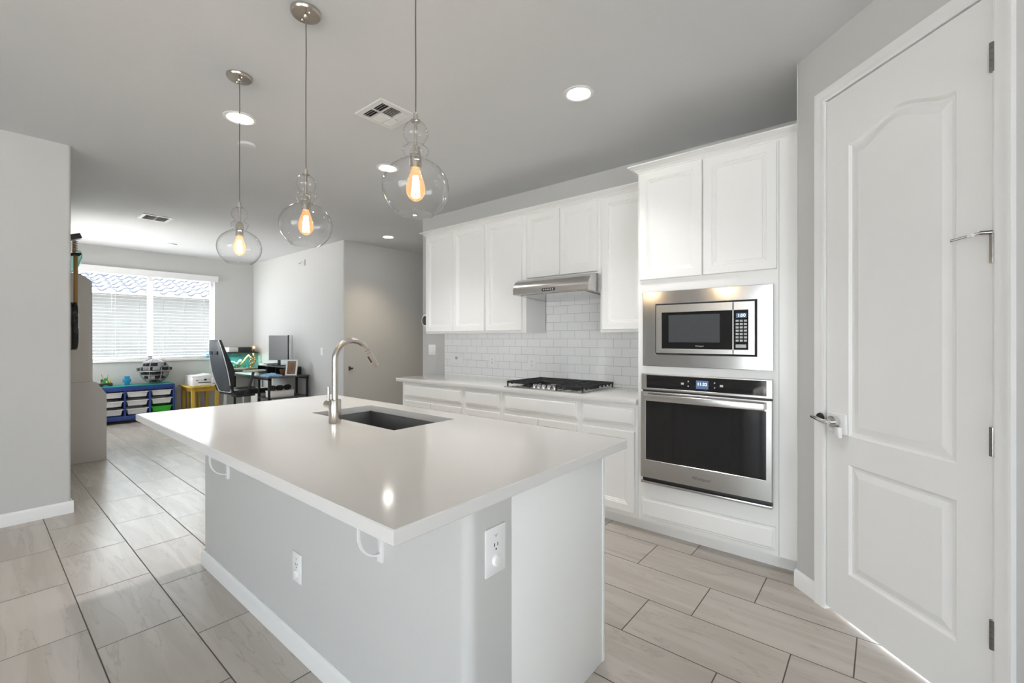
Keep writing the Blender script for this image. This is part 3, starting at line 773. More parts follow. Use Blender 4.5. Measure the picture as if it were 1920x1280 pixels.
# outlets, switches, gadgets on the walls
YB = 3.5095
outlet('wall_outlet', 'white outlet on the tiled backsplash, nearer the hallway', (-3.17, YB, 1.09), 0, .076, .118, False, None)
outlet('wall_outlet', 'white outlet on the tiled backsplash just left of the cooktop', (-2.646, YB, 1.083), 0, .10, .118, False, None)
def switch(label, loc, rz, n):
    t = thing('light_switch', label, 'switch', loc, rz)
    w = .046*n+.03
    MB().box(-w/2, w/2, -.006, 0, -.06, .06, .003).build('cover_plate', 'plastic', t, local=True)
    for k in range(n):
        x = (k-(n-1)/2)*.046
        MB().box(x-.0165, x+.0165, -.010, -.005, -.033, .033, .002).build('rocker', 'plastic', t, local=True)
switch('white double rocker switch on the grey wall beside the backsplash', (-4.145, YK, 1.185), 0, 2)
switch('single white rocker switch on the bright wall beyond the faucet', (-6.77, YK, 1.118), 0, 1)
t = thing('plug_in_charger', 'rounded pale plug-in device on the backsplash near the hallway end', 'charger', (-3.68, YB, 1.10))
pts = arc(-3.74, 1.10, .055, PI/2, 1.5*PI, 14) + [(-3.60, 1.045), (-3.60, 1.155)]
MB().prism(pts, YB-.035, YB, 'y', .006).build('housing', 'plastic', t)
MB().box(-3.70, -3.66, YB-.0365, YB-.0345, 1.085, 1.118, .0005).build('socket_face', 'greyprint', t)
k = MB().box(-3.69, -3.687, YB-.038, YB-.036, 1.098, 1.110).box(-3.673, -3.670, YB-.038, YB-.036, 1.098, 1.110).cyl((-3.68, YB-.038, 1.091), .003, .0015, 'y', 10)
k.build('socket_slots', 'darkslot', t)
t = thing('thermostat', 'round black thermostat with a white ring on the kitchen wall end', 'thermostat', (-4.262, YK, 1.535))
MB().lathe([(.076, 0), (.076, -.006), (.070, -.010)], (-4.262, YK, 1.535), 36, 'y').build('mounting_ring', 'plastic', t)
MB().lathe([(.054, -.008), (.054, -.016), (.049, -.020)], (-4.262, YK, 1.535), 36, 'y').build('dial', 'dplastic', t)
t = thing('wall_jack', 'small dark wall jack on the taupe hallway wall', 'jack', (XH, 3.63, .875))
MB().box(XH, XH+.006, 3.60, 3.63, .845, .905, .001).build('plate', 'socket', t)
MB().box(XH+.006, XH+.03, 3.625, 3.66, .86, .885, .003).build('plug', 'socket', t)
t = thing('wall_hook', 'small white hook high on the bright study wall', 'hook', (-7.36, YK, 2.56))
MB().box(-7.335, -7.32, YK-.006, YK, 2.52, 2.62, .001).build('back_plate', 'hinge', t)
MB().tube([(-7.33, YK-.004, 2.575), (-7.37, YK-.02, 2.578), (-7.42, YK-.035, 2.572), (-7.46, YK-.04, 2.555)], .005, 10).build('hook_arm', 'hinge', t)

# ------------------------------------------------------------------ ceiling fixtures
def can_light(x, y, r, label):
    t = thing('recessed_light', label, 'light', (x, y, CZ), 0, 'recessed ceiling lights')
    MB().lathe([(r, -.0005), (r, -.005), (r-.006, -.008), (r-.022, -.006), (r-.028, .0), (r-.034, -.0008), (r-.022, -.0005)], (x, y, CZ), 40, cap=False).build('trim_ring', 'trim', t)
    MB().lathe([(r-.030, -.0006), (r-.030, -.0030)], (x, y, CZ), 36).build('lens', 'lamp', t)
can_light(-3.276, 1.14, .098, 'lit recessed ceiling light behind the cord of the farthest pendant')
can_light(-1.395, 2.31, .090, 'lit recessed ceiling light nearest the tall oven cabinet')
can_light(-3.264, 2.28, .095, 'lit recessed ceiling light seen past the nearest pendant globe')
can_light(-5.463, 3.824, .095, 'lit recessed ceiling light at the mouth of the hallway')
def can_spot(x, y, p, col=(1, .98, .955)):
    l = bpy.data.lights.new('can_beam', 'SPOT'); l.energy = p; l.spot_size = 1.85; l.spot_blend = .8; l.shadow_soft_size = .06; l.color = col
    o = bpy.data.objects.new('can_beam', l); C.objects.link(o); o.location = (x, y, CZ-.012)
for x, y, p in ((-3.276, 1.14, 50), (-1.395, 2.31, 46), (-3.264, 2.28, 60), (-1.395, 1.14, 6)): can_spot(x, y, p)
can_spot(-5.463, 3.824, 55, (1, .83, .58))

def air_vent(x0, x1, y0, y1, label, ways):
    t = thing('air_vent', label, 'vent', ((x0+x1)/2, (y0+y1)/2, CZ), 0)
    z = CZ; m = .035
    mb = MB()
    mb.box(x0, x1, y0, y0+m, z-.008, z-.0005).box(x0, x1, y1-m, y1, z-.008, z-.0005).box(x0, x0+m, y0+m, y1-m, z-.008, z-.0005).box(x1-m, x1, y0+m, y1-m, z-.008, z-.0005)
    mb.build('frame', 'trim', t)
    MB().box(x0+m, x1-m, y0+m, y1-m, z-.0012, z-.0004).build('dark_throat', 'darkslot', t)
    lv = MB(); w, h = x1-x0-2*m, y1-y0-2*m; a0, a1, c0, c1 = x0+m, x1-m, y0+m, y1-m
    def louver(p0, p1, tilt):
        d = Vector(p1)-Vector(p0); L = d.length; mid = (Vector(p0)+Vector(p1))/2
        mt = Matrix.Translation(mid) @ Matrix.Rotation(math.atan2(d.y, d.x), 4, 'Z') @ Matrix.Rotation(tilt, 4, 'X')
        lv.box(-L/2, L/2, -.0065, .0065, -.0005, .0005, mtx=mt)
    if ways == 4:
        q = h*.26
        for k in range(3):
            louver((a0, c0+.006+k*q/3+.006, z-.008), (a1, c0+.006+k*q/3+.006, z-.008), .75)
            louver((a0, c1-.006-k*q/3-.006, z-.008), (a1, c1-.006-k*q/3-.006, z-.008), -.75)
        n = 6
        for k in range(n):
            for s, xx in ((1, a0+.004+(w/2-.006)*(k+.5)/n), (-1, a1-.004-(w/2-.006)*(k+.5)/n)):
                louver((xx, c0+q+.01, z-.008), (xx, c1-q-.01, z-.008), -.8*s)
        lv.box(a0, a1, c0+q+.002, c0+q+.010, z-.008, z-.002).box(a0, a1, c1-q-.010, c1-q-.002, z-.008, z-.002)
        lv.box((a0+a1)/2-.004, (a0+a1)/2+.004, c0, c1, z-.009, z-.002)
    else:
        for k in range(5):
            louver((a0+w*(k+.5)/5, c0, z-.010), (a0+w*(k+.5)/5, c1, z-.010), .8)
        lv.box(a0, a1, (c0+c1)/2-.012, (c0+c1)/2+.012, z-.009, z-.002)
    lv.build('louvers', 'trim', t, smooth=0)
air_vent(-2.632, -2.343, 1.587, 1.866, 'square white ceiling air vent beside the nearest pendant cord', 4)
air_vent(-6.915, -6.620, 1.285, 1.575, 'white ceiling air vent in the far study ceiling', 2)
for x, y, r, lab, nm in ((-3.68, 1.33, .062, 'small white ceiling disc below the light by the farthest pendant cord', 'smoke_detector'), (-8.42, 1.987, .06, 'small white ceiling disc in the far study ceiling near the window', 'smoke_detector')):
    t = thing(nm, lab, 'smoke detector', (x, y, CZ))
    MB().lathe([(r, 0), (r, -.008), (r-.006, -.016), (r*.55, -.020)], (x, y, CZ-.0005), 32).build('cover', 'ceiling', t)

# pendants
def pendant_proto():
    t = thing('pendant_light', '', 'pendant light', (0, 0, CZ))
    MB().lathe([(.064, -.0005), (.064, -.010), (.058, -.018), (.012, -.021), (.010, -.030), (.004, -.032)], (0, 0, CZ), 40).build('canopy', 'nickel', t)
    for s in (-1, 1): MB().lathe([(.0055, -.016), (.0055, -.024), (.003, -.027)], (s*.034, 0, CZ), 12).build('canopy_screw', 'nickel', t)
    MB().tube([(0, 0, CZ-.03), (.0012, .0006, 2.6), (-.0008, 0, 2.4), (.0006, 0, 2.2), (0, 0, 2.07)], .0024, 10).build('cord', 'hinge', t)
    MB().lathe([(.0075, 2.072), (.0085, 2.071), (.0085, 2.052), (.016, 2.050), (.016, 2.046)], (0, 0, 0), 24).build('cap', 'nickel', t)
    MB().lathe([(.0055, 2.047), (.0055, 1.962)], (0, 0, 0), 16).build('stem', 'nickel', t)
    MB().lathe([(.008, 1.963), (.0165, 1.958), (.0195, 1.950), (.0195, 1.888)], (0, 0, 0), 28).build('socket', 'nickel', t)
    gp = [(.010, 2.050), (.020, 2.045), (.031, 2.034), (.0385, 2.020), (.0408, 2.006), (.0385, 1.992), (.031, 1.979), (.0235, 1.972), (.0245, 1.967),
          (.033, 1.962), (.0415, 1.955), (.0438, 1.949), (.0415, 1.941), (.0365, 1.931), (.0345, 1.924), (.0360, 1.918),
          (.046, 1.912), (.066, 1.901), (.085, 1.886), (.099, 1.867), (.1080, 1.846), (.1107, 1.825), (.1085, 1.803), (.101, 1.781), (.089, 1.761), (.074, 1.745), (.0620, 1.735)]
    g = MB().lathe(gp+[(.0605, 1.7335), (.0585, 1.7345), (.0580, 1.737)], (0, 0, 0), 56, cap=False)
    g.build('glass_shade', 'glass', t, smooth=60)
    bp = [(.013, 1.889), (.014, 1.884), (.018, 1.872), (.025, 1.852), (.031, 1.832), (.0325, 1.818), (.030, 1.802), (.022, 1.788), (.010, 1.779), (.003, 1.777)]
    bl = MB().lathe(bp, (0, 0, 0), 32).build('bulb', 'bulb', t, smooth=60)
    f = MB()
    for k in range(6):
        a = 2*PI*k/6
        f.tube([(.007*math.cos(a), .007*math.sin(a), 1.862), (.013*math.cos(a), .013*math.sin(a), 1.792)], .0020, 6)
    f.build('filament', 'filament', bl)
    return t
p0 = pendant_proto()
for i, (x, lab) in enumerate(((-1.212, 'nearest clear glass pendant light, largest in view, over the island end'), (-1.985, 'middle clear glass pendant light over the island'), (-2.758, 'farthest clear glass pendant light, hanging lowest in view over the island'))):
    p = p0 if i == 0 else copy_tree(p0)
    p.location = (x, .957, CZ); p['label'] = lab; p['group'] = 'glass pendant lights over the island'
    l = bpy.data.lights.new('pendant_glow', 'POINT'); l.energy = 1.7; l.color = (1, .76, .50); l.shadow_soft_size = .005
    o = bpy.data.objects.new('pendant_glow', l); C.objects.link(o); o.location = (x, .957, 1.825)

# ------------------------------------------------------------------ far room: tall cabinet, guitar, toys
t = thing('hutch_cabinet', 'tall grey two-part hutch cabinet seen from its side by the left wall', 'cabinet', (-7.0, .70, 0))
MB().prism([(.495+.012, 0), (.954, 0), (.954, .715), (.875, .842), (.850, .856), (.507, .856)], -7.55, -6.53, 'x', .003).build('lower_cabinet', 'hutch', t)
MB().prism([(.507, .858), (.842, .858), (.838, 1.927), (.80, 1.965), (.763, 1.990), (.70, 1.999), (.507, 1.999)], -7.55, -6.53, 'x', .003).build('upper_hutch', 'hutch', t)
gx = -5.6
t = thing('electric_guitar', 'black electric guitar with a pale maple neck hanging on the left wall', 'guitar', (gx, .585, 1.2))
ol = []
for k in range(48):
    a = 2*PI*k/48
    rx = .155+.028*math.cos(2*a+PI)*(-1) if False else .150+.022*math.cos(2*a)*-1
    rz = .215
    w = 1.0-.16*math.exp(-((math.sin(a)-.12)/.28)**2)
    ol.append((gx+rx*w*math.cos(a)*(1.08 if math.sin(a) < 0 else .92), 1.43+rz*math.sin(a)))
MB().prism(ol, .572, .615, 'y', .004).build('body', 'black', t)
MB().prism([(x, z) for x, z in ol], .6155, .6185, 'y').build('pick_guard', 'plastic', t) if False else None
MB().box(gx-.05, gx+.05, .6155, .625, 1.28, 1.30, .002).box(gx-.04, gx+.04, .6155, .626, 1.40, 1.43, .002).box(gx-.04, gx+.04, .6155, .626, 1.52, 1.545, .002).build('bridge_and_pickups', 'chrome', t)
MB().box(gx-.026, gx+.026, .595, .622, 1.55, 2.06, .006).build('neck', 'maple', t)
MB().prism([(gx-.024, 2.06), (gx+.024, 2.06), (gx+.05, 2.10), (gx+.042, 2.22), (gx-.03, 2.235), (gx-.045, 2.10)], .590, .606, 'y', .002).build('headstock', 'maple', t)
k = MB()
for i in range(6): k.cyl((gx+.045, .586, 2.105+i*.02), .006, .03, 'y', 8)
k.build('tuning_pegs', 'chrome', t)
t = thing('guitar_hanger', 'black wall hanger holding the guitar by its headstock', 'hanger', (gx, .49, 2.06))
MB().box(gx-.03, gx+.03, .4905, .505, 2.02, 2.12, .003).build('wall_plate', 'dplastic', t)
MB().tube([(gx, .50, 2.07), (gx, .575, 2.072)], .009).tube([(gx-.045, .64, 2.078), (gx-.042, .58, 2.070), (gx+.042, .58, 2.070), (gx+.045, .64, 2.078)], .010).build('yoke', 'rubber', t)
t = thing('wall_speaker', 'small black wedge-shaped speaker high on the left wall above the guitar', 'speaker', (-5.45, .49, 2.21))
MB().box(-5.47, -5.43, .4905, .54, 2.195, 2.215).build('bracket', 'dplastic', t)
MB().box(-.05, .05, -.035, .04, -.022, .022, .004, mtx=Matrix.Translation((-5.45, .585, 2.205)) @ Matrix.Rotation(.35, 4, 'X')).build('cabinet', 'dplastic', t)
t = thing('glass_dish', 'pale teal glass dish standing upright on top of the grey hutch', 'dish', (-6.66, .70, 2.0))
d = MB()
dp = [(.004+.135*math.sin(a), .045*(1-math.cos(a))) for a in [i*1.35/10 for i in range(11)]]
d.lathe(dp+[(r*.97, h+.005) for r, h in dp[::-1]], (0, 0, 0), 40, 'z', False, Matrix.Translation((-6.66, .738, 2.125)) @ Matrix.Rotation(1.25, 4, 'X') @ Matrix.Rotation(.3, 4, 'Y'))
d.build('bowl', 'tealglass', t)
MB().box(-6.70, -6.62, .60, .76, 2.0, 2.012, .002).build('stand', 'dplastic', t)

# toy storage unit with its bins
UX = -9.03; UB = -9.41
t = thing('toy_storage_unit', 'low blue toy storage frame with three columns of bins under the window', 'storage unit', (-9.22, 1.69, 0))
MB().box(UB, UX, 1.215, 2.165, .505, .578, .003).build('top_panel', 'blue', t)
MB().box(UB, UX, 1.215, 1.238, .02, .505, .002).build('side_panel', 'blue', t)
MB().box(UB, UX, 2.142, 2.165, .02, .505, .002).build('side_panel', 'blue', t)
for y in (1.523, 1.832): MB().box(UB, UX, y, y+.022, .12, .505, .002).build('divider', 'blue', t)
MB().box(UB, UX, 1.238, 2.142, .055, .12, .003).build('base_rail', 'blue', t)
MB().box(UB, UB+.01, 1.238, 2.142, .12, .505).build('back_panel', 'dplastic', t)
for x, y in ((UX-.04, 1.26), (UX-.04, 2.12), (UB+.04, 1.26), (UB+.04, 2.12)):
    MB().cyl((x, y-.01, .0275), .027, .02, 'y', 16).build('caster', 'dplastic', t)
cols = [(1.240, 1.521, 'beside the tall grey cabinet'), (1.547, 1.830, 'in the middle'), (1.856, 2.140, 'nearest the yellow side table')]
rws = [(.402, .487, 'top'), (.268, .353, 'middle'), (.136, .224, 'bottom')]
for ci, (y0, y1, cl) in enumerate(cols):
    for ri, (z0, z1, rl) in enumerate(rws):
        gr = ci == 2 and ri == 2
        lab = 'bright green plastic bin low in the blue toy storage frame' if gr else 'white plastic bin, %s row, in the column %s' % (rl, cl)
        bt = thing('storage_bin', lab, 'bin', ((UX+UB)/2, (y0+y1)/2, z0), 0, 'plastic bins in the blue toy storage frame')
        mm = 'green' if gr else 'bin'
        xa, xb = UB+.015, UX-.012
        rec = lambda i, z: [(xa+i, y0+i, z), (xb-i, y0+i, z), (xb-i, y1-i, z), (xa+i, y1-i, z)]
        MB().rings([rec(.030, z0), rec(.016, z1-.012), rec(.016, z1), rec(.020, z1), rec(.034, z0+.004)]).build('tub', mm, bt)
        t2 = bmesh.new(); rr = [rec(.002, z1-.012), rec(.002, z1), rec(.018, z1), rec(.018, z1-.012)]
        V = [[t2.verts.new(p) for p in q] for q in rr]; V.append(V[0])
        for i in range(4):
            for k in range(4): t2.faces.new((V[i][k], V[i][(k+1) % 4], V[i+1][(k+1) % 4], V[i+1][k]))
        bmesh.ops.recalc_face_normals(t2, faces=t2.faces[:]); a = MB(); a._add(t2); a.build('rim', mm, bt)
a = MB().box(UB+.01, UX-.004, 1.222, 2.158, .578, .584)
o = a.build('play_board', 'teal', origin=(-9.22, 1.69, .578)); tag(o, 'teal green studded play board lying on the blue toy storage frame', 'play board')
# toys
TZ = .584
t = thing('toy_vehicle', 'small dark toy brick vehicle with green and tan blocks beside the grey cabinet', 'toy', (-9.2, 1.33, TZ))
MB().box(-9.27, -9.13, 1.25, 1.405, TZ+.022, TZ+.048, .002).build('chassis', 'brickdark', t)
for x in (-9.272, -9.128):
    for y in (1.275, 1.38): MB().cyl((x-.011, y, TZ+.023), .023, .022, 'x', 18).build('wheel', 'dplastic', t)
MB().box(-9.24, -9.15, 1.29, 1.36, TZ+.048, TZ+.095, .002).box(-9.22, -9.17, 1.31, 1.345, TZ+.095, TZ+.125, .002).build('cab', 'brickgreen', t)
MB().box(-9.225, -9.165, 1.262, 1.288, TZ+.048, TZ+.09, .002).box(-9.22, -9.16, 1.365, 1.392, TZ+.048, TZ+.075, .002).box(-9.20, -9.18, 1.315, 1.335, TZ+.125, TZ+.15, .002).build('blocks', 'brickyel', t)
MB().rod((-9.2, 1.30, TZ+.09), (-9.2, 1.285, TZ+.185), .003).rod((-9.2, 1.35, TZ+.09), (-9.2, 1.36, TZ+.175), .003).build('antennas', 'brickred', t)
rnd = random.Random(21)
for k in range(9):
    x, y, z = -9.25+rnd.random()*.11, 1.26+rnd.random()*.13, TZ+.048+.05*rnd.random()
    MB().box(x, x+.022, y, y+.02, z-.02, z+.016, .0015).build('brick', ('brickdark', 'brickgreen', 'brickyel', 'brickgrey')[k % 4], t)
t = thing('block_figure', 'small plain blue block figure standing on the play board', 'toy', (-9.2, 1.583, TZ))
MB().box(-9.225, -9.175, 1.553, 1.578, TZ, TZ+.045, .002).box(-9.225, -9.175, 1.588, 1.613, TZ, TZ+.045, .002).build('legs', 'brickblue', t)
MB().box(-9.235, -9.165, 1.535, 1.631, TZ+.045, TZ+.098, .003).build('torso', 'brickblue', t)
MB().box(-9.23, -9.17, 1.552, 1.614, TZ+.098, TZ+.145, .004).build('head', 'brickblue', t)
SX, SY, SZ, SR = -9.215, 1.935, .792, .200
t = thing('brick_sphere', 'large grey toy brick sphere with open dark decks on the play board', 'toy', (SX, SY, TZ))
def rr_at(z): return math.sqrt(max(SR*SR-(z-SZ)**2, .0))
dk = MB()
for z in (.60, .655, .725, .862, .928):
    dk.lathe([(rr_at(z)+.004, 0), (rr_at(z)+.004, .010)], (SX, SY, z), 28)
dk.build('decks', 'brickgrey', t)
MB().lathe([(.225, 0), (.225, .014)], (SX, SY, .788), 32).build('equator_ring', 'brickgrey', t)
core = MB()
rnd = random.Random(3)
for (z0, z1) in ((.612, .652), (.668, .720), (.738, .784), (.806, .858), (.875, .924)):
    rm = min(rr_at(z0), rr_at(z1))-.03
    for k in range(15):
        a = 2*PI*k/15+rnd.random()*.2; w = .012+rnd.random()*.02; q = rm-rnd.random()*.03
        x, y = SX+q*math.cos(a), SY+q*math.sin(a)
        core.box(x-w, x+w, y-w, y+w, z0, z0+(z1-z0)*(.55+.45*rnd.random()))
    core.lathe([(rm*.62, 0), (rm*.62, z1-z0)], (SX, SY, z0), 14)
core.build('deck_blocks', 'brickdark', t, smooth=0)
rb = MB()
for k in range(8):
    a = 2*PI*k/8+.25
    pts = [(SX+SR*math.cos(b)*math.cos(a), SY+SR*math.cos(b)*math.sin(a), SZ+SR*math.sin(b)) for b in [-1.25+2.5*i/16 for i in range(17)]]
    rb.tube(pts, .007, 6)
rb.build('ribs', 'brickgrey', t)
MB().lathe([(rr_at(.936), .936), (rr_at(.955), .955), (rr_at(.975), .975), (.03, .990), (.004, .992)], (SX, SY, 0), 24).build('dome', 'brickgrey', t)
for a0, z0, z1 in ((-.9, .81, .86), (.55, .74, .785), (-.2, .81, .86), (.2, .875, .925), (-.55, .668, .72)):
    for i in range(2):
        x, y = SX+(rr_at((z0+z1)/2)-.006)*math.cos(a0+i*.22), SY+(rr_at((z0+z1)/2)-.006)*math.sin(a0+i*.22)
        MB().box(x-.012, x+.012, y-.022, y+.022, z0, z1).build('hull_panel', 'brickgrey', t, smooth=0)
for s in (-1, 1): MB().box(SX-.03, SX+.05, SY+s*.205-.02, SY+s*.205+.02, .802, .846).build('side_pod', 'brickdark', t, smooth=0)

# yellow side table with the printer
t = thing('side_table', 'yellow stained slatted wooden side table carrying the printer', 'table', (-9.1, 2.54, 0))
MB().box(-9.40, -8.80, 2.30, 2.785, .498, .518, .003).build('table_top', 'yellow', t)
for x in (-8.87, -9.385):
    for y in (2.345, 2.69): MB().box(x, x+.045, y, y+.05, 0, .498, .002).build('leg', 'yellow', t)
MB().box(-8.866, -8.846, 2.395, 2.69, .43, .498).box(-9.38, -9.36, 2.395, 2.69, .43, .498).box(-9.34, -8.87, 2.352, 2.37, .43, .498).box(-9.34, -8.87, 2.715, 2.733, .43, .498).build('apron', 'yellow', t)
s = MB()
for y in (2.42, 2.475, 2.53, 2.585): s.box(-9.375, -9.36, y, y+.03, .10, .43)
s.box(-9.38, -9.36, 2.395, 2.69, .06, .10).build('slats', 'yellow', t)
PX0, PX1, PY0, PY1 = -9.27, -8.855, 2.365, 2.715
t = thing('printer', 'white inkjet printer standing on the yellow side table', 'printer', ((PX0+PX1)/2, (PY0+PY1)/2, .518))
MB().box(PX0, PX1, PY0, PY1-.075, .519, .668, .008).build('body', 'plastic', t)
MB().box(PX0+.02, PX1+.012, PY1-.074, PY1+.002, .519, .650, .006).build('ink_tank_unit', 'plastic', t)
MB().prism([(PY0, .670), (PY1-.01, .670), (PY1-.01, .690), (PY0+.26, .716), (PY0+.19, .700), (PY0, .690)], PX0, PX1-.02, 'x', .004).build('scanner_lid', 'plastic', t)
MB().box(PX1, PX1+.004, PY0+.09, PY1-.085, .605, .650, .001).build('control_panel', 'bin', t)
MB().box(PX1+.004, PX1+.006, PY0+.165, PY0+.20, .612, .636).build('display', 'black', t)
MB().box(PX1, PX1+.003, PY0+.08, PY1-.08, .570, .582).box(PX1, PX1+.003, PY0+.05, PY0+.078, .610, .622).build('paper_slot', 'darkslot', t)
MB().box(PX1, PX1+.005, PY0+.085, PY1-.085, .530, .566, .001).build('paper_tray', 'plastic', t)
MB().box(PX1+.0125, PX1+.014, PY1-.06, PY1-.02, .535, .565).box(PX1+.0125, PX1+.014, PY1-.055, PY1-.02, .60, .61).box(PX1+.0125, PX1+.014, PY1-.055, PY1-.02, .62, .63).build('ink_windows', 'keys', t)

# ------------------------------------------------------------------ desk corner
DXR, DXL, DY0, DY1, DH = -7.13, -8.55, 2.86, 3.49, .735
t = thing('computer_desk', 'dark desk with black metal legs against the bright study wall', 'desk', ((DXR+DXL)/2, 3.17, 0))
MB().box(DXL, DXR, DY0, DY1, DH-.022, DH, .002).build('desk_top', 'deskwood', t)
for x in (DXR-.035, DXR-.40, DXL+.005):
    for y in (DY0+.01, DY1-.04): MB().box(x, x+.03, y, y+.03, 0, DH-.022, .002).build('leg', 'deskmetal', t)
MB().box(DXR-.40, DXR-.005, DY0+.01, DY1-.01, .395, .413, .002).build('lower_shelf', 'deskwood', t)
MB().box(DXR-.40, DXR-.005, DY0+.01, DY1-.01, .12, .138, .002).build('bottom_shelf', 'deskwood', t)
MB().box(DXL, DXR-.005, DY1-.03, DY1-.01, DH-.06, DH-.022).box(DXL, DXR-.005, DY0+.01, DY0+.03, DH-.05, DH-.022).build('frame_rail', 'deskmetal', t)
t = thing('storage_box', 'long white box on the open shelf under the desk end', 'box', (-7.26, 3.09, .413))
MB().box(-7.36, -7.18, 2.92, 3.27, .414, .50, .003).build('tray', 'paper', t)
MB().box(-7.365, -7.175, 2.915, 3.275, .500, .512, .002).build('lid', 'paper', t)
for i, (y, lab) in enumerate(((2.975, 'black woven bundle on the white box, nearest the front desk leg'), (3.085, 'black woven bundle in the middle of three on the white box'), (3.205, 'black woven bundle on the white box, farthest from the front desk leg'))):
    b = MB(); rnd = random.Random(i)
    for k in range(7):
        pts = []
        for j in range(25):
            a = 2*PI*j/24; rr = .038+.006*rnd.random()
            v = Matrix.Rotation(k*PI/7, 3, 'Z') @ Vector((rr*math.cos(a)*1.15, .3*rr*math.sin(a)*math.sin(k), rr*.82*math.sin(a)))
            pts.append((-7.26+v.x, y+v.y*1.1, .553+v.z))
        b.tube(pts, .008, 6)
    b.sphere((-7.26, y, .553), .036, 2, (1.1, 1.1, .9))
    o = b.build('cable_bundle', 'rubber', origin=(-7.26, y, .512)); tag(o, lab, 'bundle', 'black bundles on the white box under the desk')
t = thing('computer_tower', 'grey computer tower on the floor under the desk behind the chair', 'computer', (-8.34, 3.22, 0))
MB().box(-8.48, -8.20, 3.12, 3.32, .012, .46, .006).build('case', 'hutch', t)
MB().box(-8.46, -8.22, 3.13, 3.31, 0, .012).build('feet', 'rubber', t)
# monitor riser and what stands on it
t = thing('monitor_riser', 'black monitor riser shelf along the back of the desk', 'shelf', (-7.8, 3.32, DH))
MB().box(-8.40, -7.33, 3.20, 3.46, .848, .862, .002).build('shelf_board', 'deskwood', t)
for x in (-8.395, -8.02, -7.68, -7.345): MB().box(x, x+.012, 3.20, 3.46, DH, .848).build('upright', 'deskmetal', t)
MX, MY = -7.86, 3.33
t = thing('monitor', 'thin silver computer monitor on the desk riser, screen off', 'monitor', (MX, MY, .862), 1.06)
MB().box(-.10, .10, -.07, .07, .001, .010, .003).build('base', 'dplastic', t, local=True)
MB().box(-.022, .022, .02, .04, .010, .16, .003).build('stand_neck', 'dplastic', t, local=True)
MB().box(-.155, .155, -.010, .018, .095, .515, .004).build('housing', 'plastic', t, local=True)
MB().box(-.149, .131, -.0125, -.0098, .108, .508).build('screen', 'monitor', t, local=True)
MB().box(.132, .155, -.013, .019, .094, .516, .002).build('side_bezel', 'dplastic', t, local=True)
t = thing('paper_stack', 'flat stack of white papers and a dark folder on the riser', 'papers', (-8.12, 3.33, .862))
MB().box(-8.38, -8.06, 3.22, 3.44, .8625, .885, .002).build('papers', 'paper', t)
MB().box(-8.16, -8.03, 3.205, 3.40, .8855, .893, .001).build('folder', 'dplastic', t)
t = thing('copper_bowl', 'brown copper bowl tucked under the desk riser', 'bowl', (-7.52, 3.27, DH))
bp = [(.035, 0), (.05, .012), (.062, .04), (.068, .085)]
MB().lathe(bp+[(r-.004, h+.001) for r, h in bp[::-1]], (-7.52, 3.27, DH+.001), 28, cap=False).build('bowl', 'copper', t)
t = thing('picture_frame', 'white picture frame leaning back on the near end of the desk', 'picture frame', (-7.165, 3.215, DH), .80)
lean = Matrix.Translation((0, 0, .004)) @ Matrix.Rotation(-.28, 4, 'X')
def fr(mb, w, h, b, y0, y1):
    mb.box(-w, w, y0, y1, 0, b, .001, mtx=lean).box(-w, w, y0, y1, h-b, h, .001, mtx=lean).box(-w, -w+b, y0, y1, b, h-b, .001, mtx=lean).box(w-b, w, y0, y1, b, h-b, .001, mtx=lean); return mb
fr(MB(), .085, .255, .022, -.008, .014).build('frame', 'plastic', t, local=True)
MB().box(-.062, .062, -.002, .008, .022, .233, mtx=lean).build('photo_print', 'photo', t, local=True)
MB().prism([(.070, .17), (.175, 0), (.185, 0), (.082, .17)], -.03, .03, 'x').build('easel_leg', 'dplastic', t, local=True)
cl = bmesh.new(); g = []
rnd = random.Random(5)
for i in range(13):
    row = []
    for j in range(13):
        u, v = i/12-.5, j/12-.5
        h = .012+.035*max(0, 1-4*(u*u+v*v))*(.5+.5*math.sin(9*u+3*v)*math.cos(7*v-2*u))+.010*rnd.random()
        row.append(cl.verts.new((-7.36+u*.40*(1+.2*math.sin(5*v)), 2.985+v*.22*(1+.2*math.cos(6*u)), DH+.003+h)))
    g.append(row)
for i in range(12):
    for j in range(12): cl.faces.new((g[i][j], g[i+1][j], g[i+1][j+1], g[i][j+1]))
ex = bmesh.ops.extrude_face_region(cl, geom=cl.faces[:])
for v in ex['geom']:
    if isinstance(v, bmesh.types.BMVert): v.co.z = DH+.001
bmesh.ops.recalc_face_normals(cl, faces=cl.faces[:])
a = MB(); a._add(cl); o = a.build('folded_cloth', 'cloth', origin=(-7.36, 2.985, DH)); tag(o, 'crumpled blue patterned cloth lying on the desk', 'cloth')

# fish tank on a white stand
t = thing('tank_stand', 'white stand with square legs under the fish tank', 'stand', (-9.18, 3.16, 0))
MB().box(-9.40, -8.98, 2.86, 3.50, .68, .712, .002).build('stand_top', 'plastic', t)
for x in (-9.02, -9.395):
    for y in (2.87, 3.45): MB().box(x, x+.04, y, y+.04, 0, .68).build('leg', 'plastic', t)
TX, TY0, TY1, T0, T1 = -9.02, 2.94, 3.45, .713, 1.075
t = thing('fish_tank', 'planted fish tank with a black rim in the corner of the study', 'fish tank', (-9.2, 3.2, T0))
MB().box(-9.38, TX, TY0, TY1, T0, T0+.016, .001).build('base_rim', 'dplastic', t)
f = MB(); f.box(-9.382, TX+.002, TY0-.002, TY1+.002, T1-.022, T1, .001); f.build('top_rim', 'dplastic', t)
gl = MB().box(TX-.006, TX, TY0, TY1, T0+.016, T1-.022).box(-9.38, -9.374, TY0, TY1, T0+.016, T1-.022).box(-9.374, TX-.006, TY0, TY0+.006, T0+.016, T1-.022).box(-9.374, TX-.006, TY1-.006, TY1, T0+.016, T1-.022)
